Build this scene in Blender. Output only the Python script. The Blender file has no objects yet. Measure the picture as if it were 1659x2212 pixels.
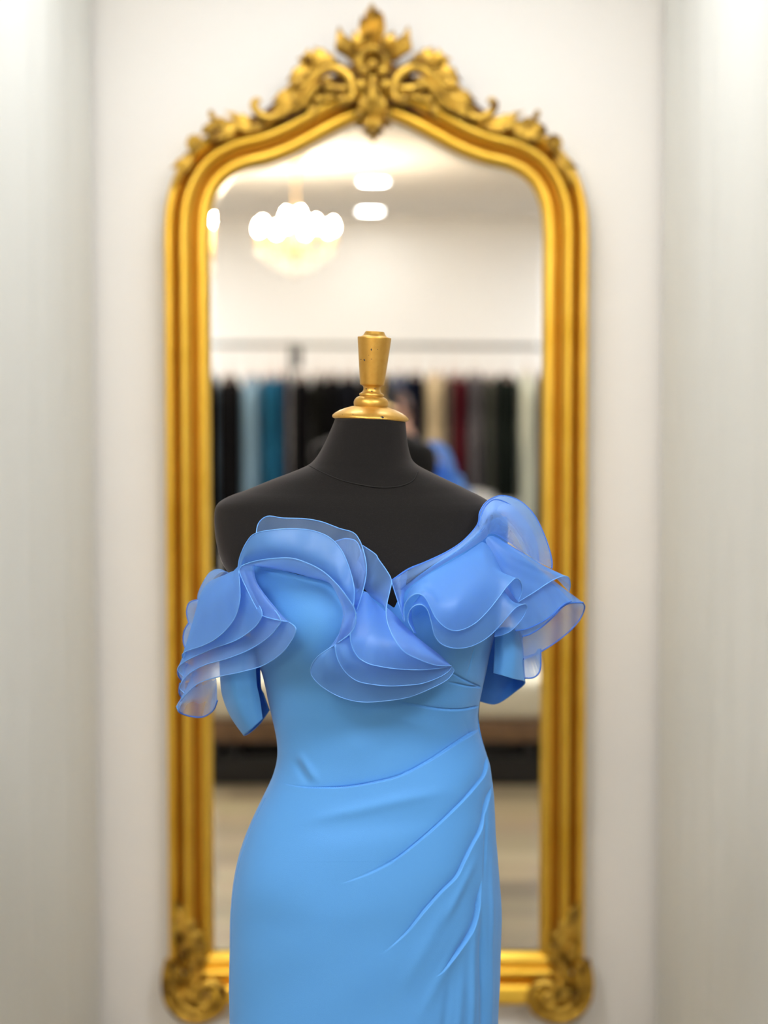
import bpy, math, random
import numpy as np
from mathutils import Vector, Matrix

R = math.radians
random.seed(7)
scn = bpy.context.scene
COL = scn.collection

# ------------------------------------------------------------------ camera
FPX = 4000.0                      # focal length in pixels of the 1659x2212 frame
HC = 1.53                         # camera height
PITCH = math.atan((1106 - 865) / FPX)
Y0 = 2.54                         # distance of the dress form
YM = 4.19                         # mirror plane
cam_d = bpy.data.cameras.new('camera')
cam_d.sensor_fit = 'VERTICAL'
cam_d.sensor_height = 36.0
cam_d.lens = FPX / 2212 * 36.0
cam_d.dof.use_dof = True
cam_d.dof.focus_distance = Y0 - 0.10
cam_d.dof.aperture_fstop = 2.25
cam_d.clip_start = 0.01
cam = bpy.data.objects.new('camera', cam_d)
cam.location = (0, 0, HC)
cam.rotation_euler = (math.pi / 2 - PITCH, 0, 0)
COL.objects.link(cam)
scn.camera = cam

# ------------------------------------------------------------------ light levels
vs = scn.view_settings
scn.display_settings.display_device = 'sRGB'
vs.view_transform = 'Standard'
vs.look = 'None'
vs.exposure = 0.72
vs.gamma = 1.0
vs.use_curve_mapping = False
w = bpy.data.worlds.new('world')
scn.world = w
w.use_nodes = True
w.node_tree.nodes['Background'].inputs[0].default_value = (0.9, 0.95, 1.0, 1)
w.node_tree.nodes['Background'].inputs[1].default_value = 0.35
FILL_FRONT = 13.0      # unseen ceiling fill added to light the gown
FILL_ALCOVE = 9.0     # unseen fill added before the mirror alcove to brighten its wall
FILL_BACK = 15.0       # unseen fill added to brighten the rail wall
BULB = 240.0
DOWN = 40.0
SH = (0.75, 0.55)


# ------------------------------------------------------------------ materials
def mat(name, col=(.8, .8, .8), rough=.6, metal=0.0, sheen=0.0, spec=0.5, bump=None, var=None, coat=0.0):
    m = bpy.data.materials.new(name)
    m.use_nodes = True
    nt = m.node_tree
    b = nt.nodes['Principled BSDF']
    b.inputs['Base Color'].default_value = (*col, 1)
    b.inputs['Roughness'].default_value = rough
    b.inputs['Metallic'].default_value = metal
    b.inputs['Specular IOR Level'].default_value = spec
    b.inputs['Sheen Weight'].default_value = sheen
    b.inputs['Coat Weight'].default_value = coat
    tc = nt.nodes.new('ShaderNodeTexCoord')
    if bump:
        sc, st, dist = bump
        n = nt.nodes.new('ShaderNodeTexNoise')
        n.inputs['Scale'].default_value = sc
        n.inputs['Detail'].default_value = 3
        nt.links.new(tc.outputs['Object'], n.inputs['Vector'])
        bp = nt.nodes.new('ShaderNodeBump')
        bp.inputs['Strength'].default_value = st
        bp.inputs['Distance'].default_value = dist
        nt.links.new(n.outputs['Fac'], bp.inputs['Height'])
        nt.links.new(bp.outputs['Normal'], b.inputs['Normal'])
    if var:
        sc, c2, lo, hi = var
        n = nt.nodes.new('ShaderNodeTexNoise')
        n.inputs['Scale'].default_value = sc
        n.inputs['Detail'].default_value = 4
        nt.links.new(tc.outputs['Object'], n.inputs['Vector'])
        mr = nt.nodes.new('ShaderNodeMapRange')
        mr.inputs['From Min'].default_value = lo
        mr.inputs['From Max'].default_value = hi
        nt.links.new(n.outputs['Fac'], mr.inputs['Value'])
        mx = nt.nodes.new('ShaderNodeMix')
        mx.data_type = 'RGBA'
        mx.inputs['A'].default_value = (*col, 1)
        mx.inputs['B'].default_value = (*c2, 1)
        nt.links.new(mr.outputs['Result'], mx.inputs['Factor'])
        nt.links.new(mx.outputs['Result'], b.inputs['Base Color'])
    return m


def emis(name, col, strength):
    m = bpy.data.materials.new(name)
    m.use_nodes = True
    nt = m.node_tree
    nt.nodes.clear()
    o = nt.nodes.new('ShaderNodeOutputMaterial')
    e = nt.nodes.new('ShaderNodeEmission')
    e.inputs[0].default_value = (*col, 1)
    e.inputs[1].default_value = strength
    nt.links.new(e.outputs[0], o.inputs[0])
    return m


def organza(name, col, op):
    """sheer woven silk: denser when seen edge-on, lets light through"""
    m = bpy.data.materials.new(name)
    m.use_nodes = True
    nt = m.node_tree
    nt.nodes.clear()
    N = nt.nodes.new
    out = N('ShaderNodeOutputMaterial')
    lw = N('ShaderNodeLayerWeight')
    lw.inputs['Blend'].default_value = 0.5
    mr = N('ShaderNodeMapRange')
    mr.inputs['From Min'].default_value = 0.15
    mr.inputs['From Max'].default_value = 0.85
    mr.inputs['To Min'].default_value = op
    mr.inputs['To Max'].default_value = 0.93
    nt.links.new(lw.outputs['Facing'], mr.inputs['Value'])
    d = N('ShaderNodeBsdfDiffuse')
    d.inputs['Color'].default_value = (*col, 1)
    t = N('ShaderNodeBsdfTranslucent')
    t.inputs['Color'].default_value = (*col, 1)
    g = N('ShaderNodeBsdfGlossy')
    g.inputs['Color'].default_value = (.75, .85, 1, 1)
    g.inputs['Roughness'].default_value = 0.45
    m1 = N('ShaderNodeMixShader')
    m1.inputs[0].default_value = 0.42
    nt.links.new(d.outputs[0], m1.inputs[1])
    nt.links.new(t.outputs[0], m1.inputs[2])
    m2 = N('ShaderNodeMixShader')
    m2.inputs[0].default_value = 0.05
    nt.links.new(m1.outputs[0], m2.inputs[1])
    nt.links.new(g.outputs[0], m2.inputs[2])
    tr = N('ShaderNodeBsdfTransparent')
    tr.inputs['Color'].default_value = (.93, .96, 1, 1)
    m3 = N('ShaderNodeMixShader')
    nt.links.new(mr.outputs[0], m3.inputs[0])
    nt.links.new(tr.outputs[0], m3.inputs[1])
    nt.links.new(m2.outputs[0], m3.inputs[2])
    nt.links.new(m3.outputs[0], out.inputs[0])
    return m


M_wall = mat('cream wall paint', (.86, .845, .82), .85, bump=(90, .05, .002))
M_wall2 = mat('white wall paint', (.89, .89, .885), .85, bump=(90, .05, .002))
M_side = mat('taupe wall paint', (.36, .32, .28), .85, bump=(90, .05, .002))
M_ceil = mat('ceiling paint', (.88, .85, .80), .9, bump=(60, .05, .002))
M_curt = mat('white curtain cloth', (.72, .73, .70), .85, sheen=.1, bump=(600, .15, .0005))
M_gold = mat('gold leaf', (.90, .575, .08), .34, metal=.92, spec=.5, bump=(14, .12, .003), var=(9, (.80, .48, .045), .45, .75))
M_dark = mat('dark antique and shade-painted gold', (.42, .20, .025), .45, metal=.8, bump=(30, .2, .002))  # antiquing in the grooves; also paints the shade of the arch cove
M_goldc = mat('antiqued gold carving', (.62, .385, .06), .40, metal=.85, bump=(55, .6, .004), var=(30, (.12, .055, .01), .48, .66))
M_knob = mat('gold painted wood', (.60, .36, .075), .43, metal=.78, bump=(300, .06, .0004), var=(140, (.56, .32, .06), .4, .8), coat=.1)
M_blk = mat('black jersey', (.0068, .0064, .0064), .95, sheen=.2, spec=.2, bump=(900, .3, .0004), var=(500, (.011, .0105, .0105), .5, .8))
M_blk.node_tree.nodes['Principled BSDF'].inputs['Sheen Tint'].default_value = (.55, .5, .5, 1)
M_seam = mat('dark seam', (.004, .004, .004), .9)
M_dress = mat('blue crepe', (.073, .278, .66), .66, sheen=.12, spec=.3, bump=(1500, .4, .0005))
M_lin = mat('blue lining', (.05, .22, .70), .6, spec=.3)
M_org = organza('blue organza', (.21, .44, .92), .42)
M_org2 = organza('blue organza dense', (.155, .405, .90), .68)
M_org3 = organza('blue organza single layer', (.26, .50, .98), .26)
M_hem = mat('rolled hem thread', (.12, .34, .78), .5)
M_hem2 = mat('rolled hem with backlit shade painted', (.035, .16, .62), .6)  # darker copy of the hem thread, paints the shade of backlit edges
M_metal = mat('dark painted steel', (.03, .03, .032), .4, metal=.6)
M_steel = mat('brushed rail steel', (.16, .19, .19), .35, metal=.9)


# ------------------------------------------------------------------ helpers
def tag(o, label=None, cat=None, group=None, kind=None):
    if label: o['label'] = label
    if cat: o['category'] = cat
    if group: o['group'] = group
    if kind: o['kind'] = kind
    return o


def link(name, me, m, parent=None, smooth=True):
    o = bpy.data.objects.new(name, me)
    COL.objects.link(o)
    ms = m if isinstance(m, (list, tuple)) else [m]
    if m is not None:
        for k in ms: me.materials.append(k)
    if parent: o.parent = parent
    if smooth and len(me.polygons):
        me.polygons.foreach_set('use_smooth', [True] * len(me.polygons))
    return o


def empty(name, loc, label, cat, group=None):
    o = bpy.data.objects.new(name, None)
    COL.objects.link(o)
    o.empty_display_size = .05
    o.location = loc
    return tag(o, label, cat, group)


class MB:
    """collects geometry (world coordinates) for ONE mesh object"""
    def __init__(s):
        s.v = []; s.f = []; s.mi = []

    def add(s, vs_, fs, mi=0):
        b = len(s.v)
        s.v.extend([tuple(map(float, p)) for p in vs_])
        s.f.extend([tuple(b + int(i) for i in f) for f in fs])
        s.mi.extend([mi] * len(fs))

    def grid(s, G, cu=False, mi=0, flip=False):
        G = np.asarray(G, float)
        n, m_, _ = G.shape
        fs = []
        for i in range(n - 1):
            for j in range(m_ if cu else m_ - 1):
                j2 = (j + 1) % m_
                q = (i * m_ + j, i * m_ + j2, (i + 1) * m_ + j2, (i + 1) * m_ + j)
                fs.append(q[::-1] if flip else q)
        s.add(G.reshape(-1, 3), fs, mi)

    def box(s, a, b, mi=0):
        x0, y0, z0 = a; x1, y1, z1 = b
        v = [(x0, y0, z0), (x1, y0, z0), (x1, y1, z0), (x0, y1, z0), (x0, y0, z1), (x1, y0, z1), (x1, y1, z1), (x0, y1, z1)]
        s.add(v, [(0, 3, 2, 1), (4, 5, 6, 7), (0, 1, 5, 4), (1, 2, 6, 5), (2, 3, 7, 6), (3, 0, 4, 7)], mi)

    def tube(s, pts, rad, n=8, mi=0, cap=True, flat=(1, 1)):
        pts = np.asarray(pts, float)
        k = len(pts)
        rad = np.full(k, rad) if np.isscalar(rad) else np.asarray(rad, float)
        T = np.gradient(pts, axis=0)
        T /= np.linalg.norm(T, axis=1)[:, None] + 1e-12
        up = np.array([0, -1.0, 0]) if abs(T[0][1]) < .9 else np.array([1.0, 0, 0])
        rings = []
        for i in range(k):
            a = np.cross(T[i], up); a /= np.linalg.norm(a) + 1e-12
            b = np.cross(a, T[i]); up = b
            an = np.linspace(0, 2 * math.pi, n, endpoint=False)
            rings.append(pts[i] + rad[i] * (np.cos(an)[:, None] * a * flat[0] + np.sin(an)[:, None] * b * flat[1]))
        base = len(s.v)
        s.grid(rings, cu=True, mi=mi)
        if cap:
            s.f.append(tuple(range(base, base + n))[::-1]); s.mi.append(mi)
            s.f.append(tuple(range(base + (k - 1) * n, base + k * n))); s.mi.append(mi)

    def ball(s, c, r, n=14, sc=(1, 1, 1), mi=0):
        G = []
        for i in range(n + 1):
            th = math.pi * i / n
            rr = max(math.sin(th), 1e-3)
            G.append([(c[0] + r * sc[0] * rr * math.cos(2 * math.pi * j / (2 * n)), c[1] + r * sc[1] * rr * math.sin(2 * math.pi * j / (2 * n)), c[2] + r * sc[2] * math.cos(th)) for j in range(2 * n)])
        s.grid(G, cu=True, mi=mi)

    def lathe(s, prof, c, n=48, M=None, mi=0):
        G = []
        for (r, z) in prof:
            row = []
            for j in range(n):
                a = 2 * math.pi * j / n
                p = Vector((r * math.cos(a), r * math.sin(a), z))
                if M: p = M @ p
                row.append((c[0] + p.x, c[1] + p.y, c[2] + p.z))
            G.append(row)
        s.grid(G, cu=True, mi=mi, flip=True)

    def build(s, name, m, parent=None, smooth=True, auto=None):
        me = bpy.data.meshes.new(name)
        v = np.array(s.v)
        if parent is not None:
            v = v - np.array(world_loc(parent))
        me.from_pydata(v.tolist(), [], s.f)
        o = link(name, me, m, parent, smooth)
        me.polygons.foreach_set('material_index', s.mi)
        if auto is not None:
            me.set_sharp_from_angle(angle=R(auto))
        me.update()
        return o


def world_loc(o):
    l = Vector(o.location)
    while o.parent:
        o = o.parent
        l += Vector(o.location)
    return l


CT, ST = math.cos(PITCH), math.sin(PITCH)


def P(px, py, Y):
    """photograph pixel -> point on the vertical plane at distance Y"""
    u = (px - 829.5) / FPX
    v = -(py - 1106) / FPX
    dy = CT + v * ST
    t = Y / dy
    return np.array([u * t, Y, HC + (-ST + v * CT) * t])


def PX(p):
    """inverse of P for arrays (N,3)"""
    p = np.asarray(p, float)
    x, y, z = p[..., 0], p[..., 1], p[..., 2] - HC
    d = y * CT - z * ST
    h = y * ST + z * CT
    return 829.5 + FPX * x / d, 1106 - FPX * h / d


def crv(pts, n):
    """Catmull-Rom through pts, n samples, uniform in index"""
    p = np.asarray(pts, float)
    k = len(p)
    if k == 2:
        t = np.linspace(0, 1, n)[:, None]
        return p[0] * (1 - t) + p[1] * t
    q = np.vstack([2 * p[0] - p[1], p, 2 * p[-1] - p[-2]])
    out = []
    for s_ in np.linspace(0, k - 1, n):
        i = min(int(s_), k - 2)
        t = s_ - i
        a, b, c, d = q[i], q[i + 1], q[i + 2], q[i + 3]
        out.append(.5 * ((2 * b) + (-a + c) * t + (2 * a - 5 * b + 4 * c - d) * t * t + (-a + 3 * b - 3 * c + d) * t ** 3))
    return np.array(out)


def resamp(p, n):
    """resample a polyline by arc length"""
    p = np.asarray(p, float)
    d = np.r_[0, np.cumsum(np.linalg.norm(np.diff(p, axis=0), axis=1))]
    s_ = np.linspace(0, d[-1], n)
    return np.stack([np.interp(s_, d, p[:, k]) for k in range(p.shape[1])], 1)


# ------------------------------------------------------------------ room shell
CZ = HC + 1.2326
YB = -4.22         # wall behind the photographer
YW = 4.245         # alcove back wall
XL, XR = -.665, .640
YF = 3.05          # front of the alcove


def wallbox(name, a, b, m):
    k = MB(); k.box(a, b)
    return tag(k.build(name, m, smooth=False), kind='structure')


wallbox('floor', (-3.2, YB - .15, -.1), (3.2, YW + .2, 0), None)
wallbox('ceiling', (-3.2, YB - .15, CZ), (3.2, YW + .2, CZ + .1), M_ceil)
wallbox('wall_back', (XL - .3, YW, 0), (XR + .3, YW + .12, CZ), M_wall)
wallbox('wall_alcove_left', (XL - .32, YF, 0), (XL - .20, YW, CZ), M_wall)
wallbox('wall_alcove_right', (XR + .20, YF, 0), (XR + .32, YW, CZ), M_wall)
wallbox('wall_front_left', (-3.2, YF - .12, 0), (XL - .20, YF, CZ), M_wall)
wallbox('wall_front_right', (XR + .20, YF - .12, 0), (3.2, YF, CZ), M_wall)
wallbox('wall_left', (-3.2, YB, 0), (-3.08, YF - .12, CZ), M_side)
wallbox('wall_right', (3.08, YB, 0), (3.2, YF - .12, CZ), M_side)
wallbox('wall_rear', (-3.2, YB - .12, 0), (3.2, YB, CZ), M_wall2)
wallbox('baseboard_rear', (-3.08, YB, 0), (3.08, YB + .015, .12), M_wall2)

# plank floor, boards running left-right
mf = bpy.data.materials.new('wood plank floor')
mf.use_nodes = True
nt = mf.node_tree
b = nt.nodes['Principled BSDF']
b.inputs['Roughness'].default_value = .42
tc = nt.nodes.new('ShaderNodeTexCoord')
br = nt.nodes.new('ShaderNodeTexBrick')
br.offset = .37
br.inputs['Scale'].default_value = 1.0
br.inputs['Brick Width'].default_value = 1.6
br.inputs['Row Height'].default_value = .20
br.inputs['Mortar Size'].default_value = .0025
br.inputs['Color1'].default_value = (.44, .345, .19, 1)
br.inputs['Color2'].default_value = (.14, .10, .052, 1)
br.inputs['Mortar'].default_value = (.08, .05, .03, 1)
nt.links.new(tc.outputs['Object'], br.inputs['Vector'])
mp = nt.nodes.new('ShaderNodeMapping')
mp.inputs['Scale'].default_value = (1.2, 14, 1)
nt.links.new(tc.outputs['Object'], mp.inputs['Vector'])
nz = nt.nodes.new('ShaderNodeTexNoise')
nz.inputs['Scale'].default_value = 2.5
nz.inputs['Detail'].default_value = 5
nt.links.new(mp.outputs[0], nz.inputs['Vector'])
mx = nt.nodes.new('ShaderNodeMix'); mx.data_type = 'RGBA'; mx.blend_type = 'MULTIPLY'
mx.inputs['Factor'].default_value = .5
nt.links.new(br.outputs['Color'], mx.inputs['A'])
nt.links.new(nz.outputs['Color'], mx.inputs['B'])
nz.inputs['Roughness'].default_value = .6
mg = nt.nodes.new('ShaderNodeMix'); mg.data_type = 'RGBA'; mg.blend_type = 'MIX'
mg.inputs['Factor'].default_value = .12
mg.inputs['B'].default_value = (.30, .23, .14, 1)
nt.links.new(mx.outputs['Result'], mg.inputs['A'])
nt.links.new(mg.outputs['Result'], b.inputs['Base Color'])
bpy.data.objects['floor'].data.materials.clear()
bpy.data.objects['floor'].data.materials.append(mf)


# curtains either side of the alcove
def curtain(name, path, label, ph):
    pts = crv(path, 260)
    d = np.r_[0, np.cumsum(np.linalg.norm(np.diff(pts, axis=0), axis=1))]
    t = np.gradient(pts, axis=0); t /= np.linalg.norm(t, axis=1)[:, None]
    nrm = np.stack([-t[:, 1], t[:, 0]], 1)
    if nrm[0][0] * path[0][0] > 0: nrm = -nrm
    G = []
    for z in np.linspace(CZ - .04, .02, 40):
        k = .35 + .65 * (1 - z / CZ)
        amp = .001 + .0016 * k
        off = amp * np.sin(d * 2 * math.pi / .34 + ph + .5 * np.sin(z * 1.3 + ph)) + 1.0 * amp * np.sin(d * 2 * math.pi / .17 + 2 * ph + z)
        fade = np.clip(d / .12, 0, 1)
        q = pts + nrm * (off * fade)[:, None]
        G.append([(a, b_, z) for a, b_ in q])
    m_ = MB(); m_.grid(G)
    o = m_.build(name, M_curt)
    s_ = o.modifiers.new('thickness', 'SOLIDIFY'); s_.thickness = .003
    return tag(o, label, 'curtain')


curtain('curtain', [(XL + .005, YW - .02), (XL - .008, YW - .3), (XL - .02, YW - .7), (XL - .05, YF + .05)],
        'white floor-length curtain left of the gold mirror', .3)
curtain('curtain', [(XR - .005, YW - .02), (XR + .008, YW - .3), (XR + .02, YW - .7), (XR + .05, YF + .05)],
        'white floor-length curtain right of the gold mirror', 1.7)


# ------------------------------------------------------------------ ceiling lights: added unseen fill panels, then the downlights
def panel(x, y, sx, sy, st, label, col=(1, .95, .88), group=None):  # unseen fill light added in the form of a ceiling panel
    e = empty('unseen_fill_panel', (x, y, CZ), label, 'light', group)
    f = MB()
    t = .015
    f.box((x - sx / 2 - t, y - sy / 2 - t, CZ - .02), (x + sx / 2 + t, y - sy / 2, CZ))
    f.box((x - sx / 2 - t, y + sy / 2, CZ - .02), (x + sx / 2 + t, y + sy / 2 + t, CZ))
    f.box((x - sx / 2 - t, y - sy / 2, CZ - .02), (x - sx / 2, y + sy / 2, CZ))
    f.box((x + sx / 2, y - sy / 2, CZ - .02), (x + sx / 2 + t, y + sy / 2, CZ))
    f.build('frame', M_wall2, e, smooth=False)
    d = MB(); d.box((x - sx / 2, y - sy / 2, CZ - .012), (x + sx / 2, y + sy / 2, CZ - .004))
    d.build('diffuser', emis('unseen fill glow', col, st), e, smooth=False)


GP = 'unseen fill panels added to the shop ceiling'
panel(-1.05, .95, .9, .9, FILL_FRONT, 'large unseen square fill panel added to the shop ceiling, left of the photographer', (1, .98, .95))
panel(1.05, .95, .9, .9, FILL_FRONT, 'large unseen square fill panel added to the shop ceiling, right of the photographer', (.95, .97, 1))
panel(-.02, 3.40, .9, .34, FILL_ALCOVE, 'unseen rectangular fill panel added to the ceiling before the mirror alcove', (.96, .985, 1))
panel(-2.1, -2.9, .8, .8, FILL_BACK, 'unseen square fill panel added to the ceiling left of the clothes rail', (.98, .99, 1))
panel(2.1, -2.9, .8, .8, FILL_BACK, 'unseen square fill panel added to the ceiling right of the clothes rail', (.97, .98, 1))


def downlight(x, y, label):
    e = empty('recessed_downlight', (x, y, CZ), label, 'light')
    t = MB(); t.lathe([(.075, 0), (.095, -.002), (.098, -.008), (.085, -.014), (.075, -.010)], (x, y, CZ), 40)
    t.build('trim_ring', M_wall2, e)
    d = MB(); d.lathe([(.001, -.008), (.075, -.008)], (x, y, CZ), 40)
    d.lathe([(.075, -.004), (.001, -.004)], (x, y, CZ), 40)
    d.build('lens', emis('downlight lens', (1, .98, .94), DOWN), e)


downlight((807 - 829.5) / FPX * 10.43, YM - (10.43 - YM), 'round recessed ceiling downlight nearer the mirror, upper of the two reflected')
downlight((800 - 829.5) / FPX * 12.05, YM - (12.05 - YM), 'round recessed ceiling downlight near the rear wall, lower of the two reflected')

# ------------------------------------------------------------------ mirror
CX = 813.0
YG = YM + .022


def M2(px, py):
    p = P(px, py, YM)
    return np.array([p[0], p[2]])


Lh = [(812, 246), (780, 254), (755, 264), (730, 276), (698, 293), (667.5, 310), (643, 323), (619, 334), (596, 343), (571, 351), (547, 356),
      (523, 363), (502, 373), (484, 387), (471, 403), (461, 422), (454, 445), (450, 470), (448, 520), (449, 600)]
half = np.array([M2(*p) for p in Lh])
half = crv(half, 120)
cxw = M2(CX, 300)[0]
bot = M2(463, 2072)
xe = half[-1][0]
side = np.stack([np.linspace(xe, M2(449, 600)[0], 30)[1:], np.linspace(half[-1][1], bot[1] - .02, 30)[1:]], 1)
left = np.vstack([half, side])
left = resamp(left, 240)
right = left.copy(); right[:, 0] = 2 * cxw - right[:, 0]
path = np.vstack([right[::-1][:-1], left])       # right bottom -> top -> left bottom
# straighten the join at the top
T = np.gradient(path, axis=0); T /= np.linalg.norm(T, axis=1)[:, None]
NRM = np.stack([T[:, 1], -T[:, 0]], 1)
if NRM[0][0] < 0: NRM = -NRM                      # outward at the right bottom: +x

mirror = empty('wall_mirror', (cxw, YW, bot[1] - .1), 'tall arched mirror in a carved gold frame on the cream wall', 'mirror')
prof = [(-.004, .030), (0, .020), (.002, .012), (.008, .008), (.016, .007), (.022, .010), (.026, .016), (.031, .022), (.035, .020), (.038, .008),
        (.040, -.006), (.047, -.014), (.055, -.015), (.062, -.008), (.066, .006), (.070, .016), (.073, .006), (.076, -.004), (.083, -.010),
        (.090, -.010), (.095, -.003), (.0985, .010), (.0985, .045)]
pr = crv(prof, 110)
G = []
zs = M2(812, 330)[1]
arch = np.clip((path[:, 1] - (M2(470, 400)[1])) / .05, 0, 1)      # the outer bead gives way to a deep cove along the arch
for (d, y) in pr:
    q = path + NRM * d
    cove = np.interp(d, [.060, .066, .072, .090, .0985], [y, .006, .014, .010, -.002]) if .060 < d < .0984 else y
    yy_ = y + (cove - y) * arch
    G.append(np.stack([q[:, 0], YM - .01 + yy_, q[:, 1]], 1))
G = np.array(G)
fr = MB(); fr.grid(G)
npth = len(path)
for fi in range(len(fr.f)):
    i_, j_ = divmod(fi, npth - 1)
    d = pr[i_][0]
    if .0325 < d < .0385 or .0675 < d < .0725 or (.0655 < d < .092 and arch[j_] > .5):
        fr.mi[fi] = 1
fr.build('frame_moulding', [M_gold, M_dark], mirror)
# bottom rail
yb = [(2060, .024), (2068, .006), (2074, .004), (2080, .0035), (2085, .009), (2088, .004), (2092, -.007), (2097, -.010), (2102, -.008), (2106, .008),
      (2111, .020), (2117, .020), (2121, .004), (2126, -.006), (2136, -.010), (2148, -.013), (2157, -.015), (2162, -.014), (2166, -.002), (2171, .014), (2175, .045)]
yr = crv(yb, 80)
x0, x1 = M2(440, 2120)[0], M2(1190, 2120)[0]
G = [[(x, YM - .01 + d, M2(800, y)[1]) for x in np.linspace(x0, x1, 12)] for (y, d) in yr]
k = MB(); k.grid(G, flip=True); k.build('bottom_rail', M_gold, mirror)

# glass with a shallow bevel
mg_ = bpy.data.materials.new('mirror glass'); mg_.use_nodes = True
b = mg_.node_tree.nodes['Principled BSDF']
b.inputs['Base Color'].default_value = (.95, .96, .945, 1); b.inputs['Metallic'].default_value = 1; b.inputs['Roughness'].default_value = 0.0
zb = M2(800, 2066)[1]
poly = path[path[:, 1] > zb]
poly = resamp(poly, 300)
Tn = np.gradient(poly, axis=0); Tn /= np.linalg.norm(Tn, axis=1)[:, None]
Nn = np.stack([Tn[:, 1], -Tn[:, 0]], 1)
if Nn[0][0] < 0: Nn = -Nn
outp = poly + Nn * .004
inn = poly - Nn * .015
inn[0][1] += .02; inn[-1][1] += .02
inn[:, 1] = np.maximum(inn[:, 1], zb + .02)
inn[:, 0] = np.where((np.arange(300) > 140) & (np.arange(300) < 160), inn[:, 0], inn[:, 0])
k = MB()
n = 300
vv = [(a, YG + .0004, c) for a, c in outp] + [(a, YG, c) for a, c in inn]
k.add(vv, [(i, i + 1, n + i + 1, n + i) for i in range(n - 1)] + [(n - 1, 0, n, 2 * n - 1)])
k.add([(a, YG, c) for a, c in inn], [tuple(range(n))])
k.build('mirror_glass', mg_, mirror, smooth=False)
k = MB()
k.add([(a, YG + .006, c) for a, c in outp] + [(a, YW, c) for a, c in outp], [(i, i + 1, n + i + 1, n + i) for i in range(n - 1)] + [tuple(range(n)), tuple(range(n, 2 * n))])
k.build('backing_board', M_metal, mirror, smooth=False)

# ---- carved ornaments
YC = YM - .022


def leaf(mb, base, tip, wid, lobes=4, curl=.012, lift=.012, yc=YC, bend=0.0, rib=.004):
    """acanthus leaf; base and tip are photo pixels on the frame plane, wid in metres"""
    b_ = M2(*base); t_ = M2(*tip)
    ax = t_ - b_; L = np.linalg.norm(ax); ax /= L
    pr_ = np.array([-ax[1], ax[0]])
    nu, nv = 34, 17
    Gf = []
    for i in range(nu):
        s_ = i / (nu - 1)
        env = (math.sin(math.pi * (s_ * .86 + .10)) ** .8) * (1 - s_ ** 6 * .9)
        lob = 1 - .34 * abs(math.sin(math.pi * lobes * s_)) ** .6 * (s_ < .93)
        lob = .68 + .32 * abs(math.cos(math.pi * lobes * s_)) if s_ < .95 else .6
        wd = wid * env * lob
        c = b_ + ax * L * s_ + pr_ * bend * L * math.sin(math.pi * s_)
        row = []
        for j in range(nv):
            v = -1 + 2 * j / (nv - 1)
            dep = lift * math.sin(math.pi * min(1, s_ * 1.1)) * (1 - .8 * v * v) + curl * s_ ** 2.2 - rib * math.exp(-(v / .14) ** 2) + .0035 * math.cos(v * 9) * (1 - s_)
            q = c + pr_ * wd * v
            row.append((q[0], yc - dep, q[1]))
        Gf.append(row)
    Gf = np.array(Gf)
    mb.grid(Gf)
    Gb = Gf.copy(); Gb[:, :, 1] += .008 + .0
    mb.grid(Gb, flip=True)
    # close the rim
    rim = [Gf[:, 0], Gb[:, 0]]; mb.grid(rim)
    rim = [Gb[:, -1], Gf[:, -1]]; mb.grid(rim)
    rim = [Gb[-1], Gf[-1]]; mb.grid(rim)


def strip(mb, pts, r0, r1, yc=YC, deep=0.0, n=60, mid=None):
    p = np.array([[M2(a, b_)[0], yc - deep * i / (len(pts) - 1), M2(a, b_)[1]] for i, (a, b_) in enumerate(pts)])
    c = crv(p, n)
    t = np.linspace(0, 1, n)
    r = r0 * (1 - t) + r1 * t
    if mid: r = r + (mid - (r0 + r1) / 2) * np.sin(math.pi * t)
    mb.tube(c, r, 10, flat=(1, 1))


def pix(mb, x, y, r, deep=.02, sc=(1, .8, 1)):
    q = M2(x, y)
    mb.ball((q[0], YC - deep, q[1]), r, 12, sc)


def spiral(c, r0, turns, a0, dirn, n=40, r1=4):
    out = []
    for i in range(n):
        t = i / (n - 1)
        a = R(a0) + dirn * t * turns * 2 * math.pi
        r = r0 * (1 - t) + r1 * t
        out.append((c[0] + r * math.cos(a), c[1] - r * math.sin(a)))
    return out


crest = empty('crest', (0, 0, 0), None, None)
crest.parent = mirror
crest.location = (0, YC - YW, M2(807, 150)[1] - mirror.location.z)
for kk in ('label', 'category'):
    if kk in crest: del crest[kk]


def c3(x, y): return (600 + x / 3.6065, y / 3.6065)
def c4(x, y): return (330 + x / 4.1475, 180 + y / 4.1475)


def mr_(p, side):
    return p if side < 0 else (2 * 807 - p[0] + (3 if p[0] < 650 else 0), p[1])


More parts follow.
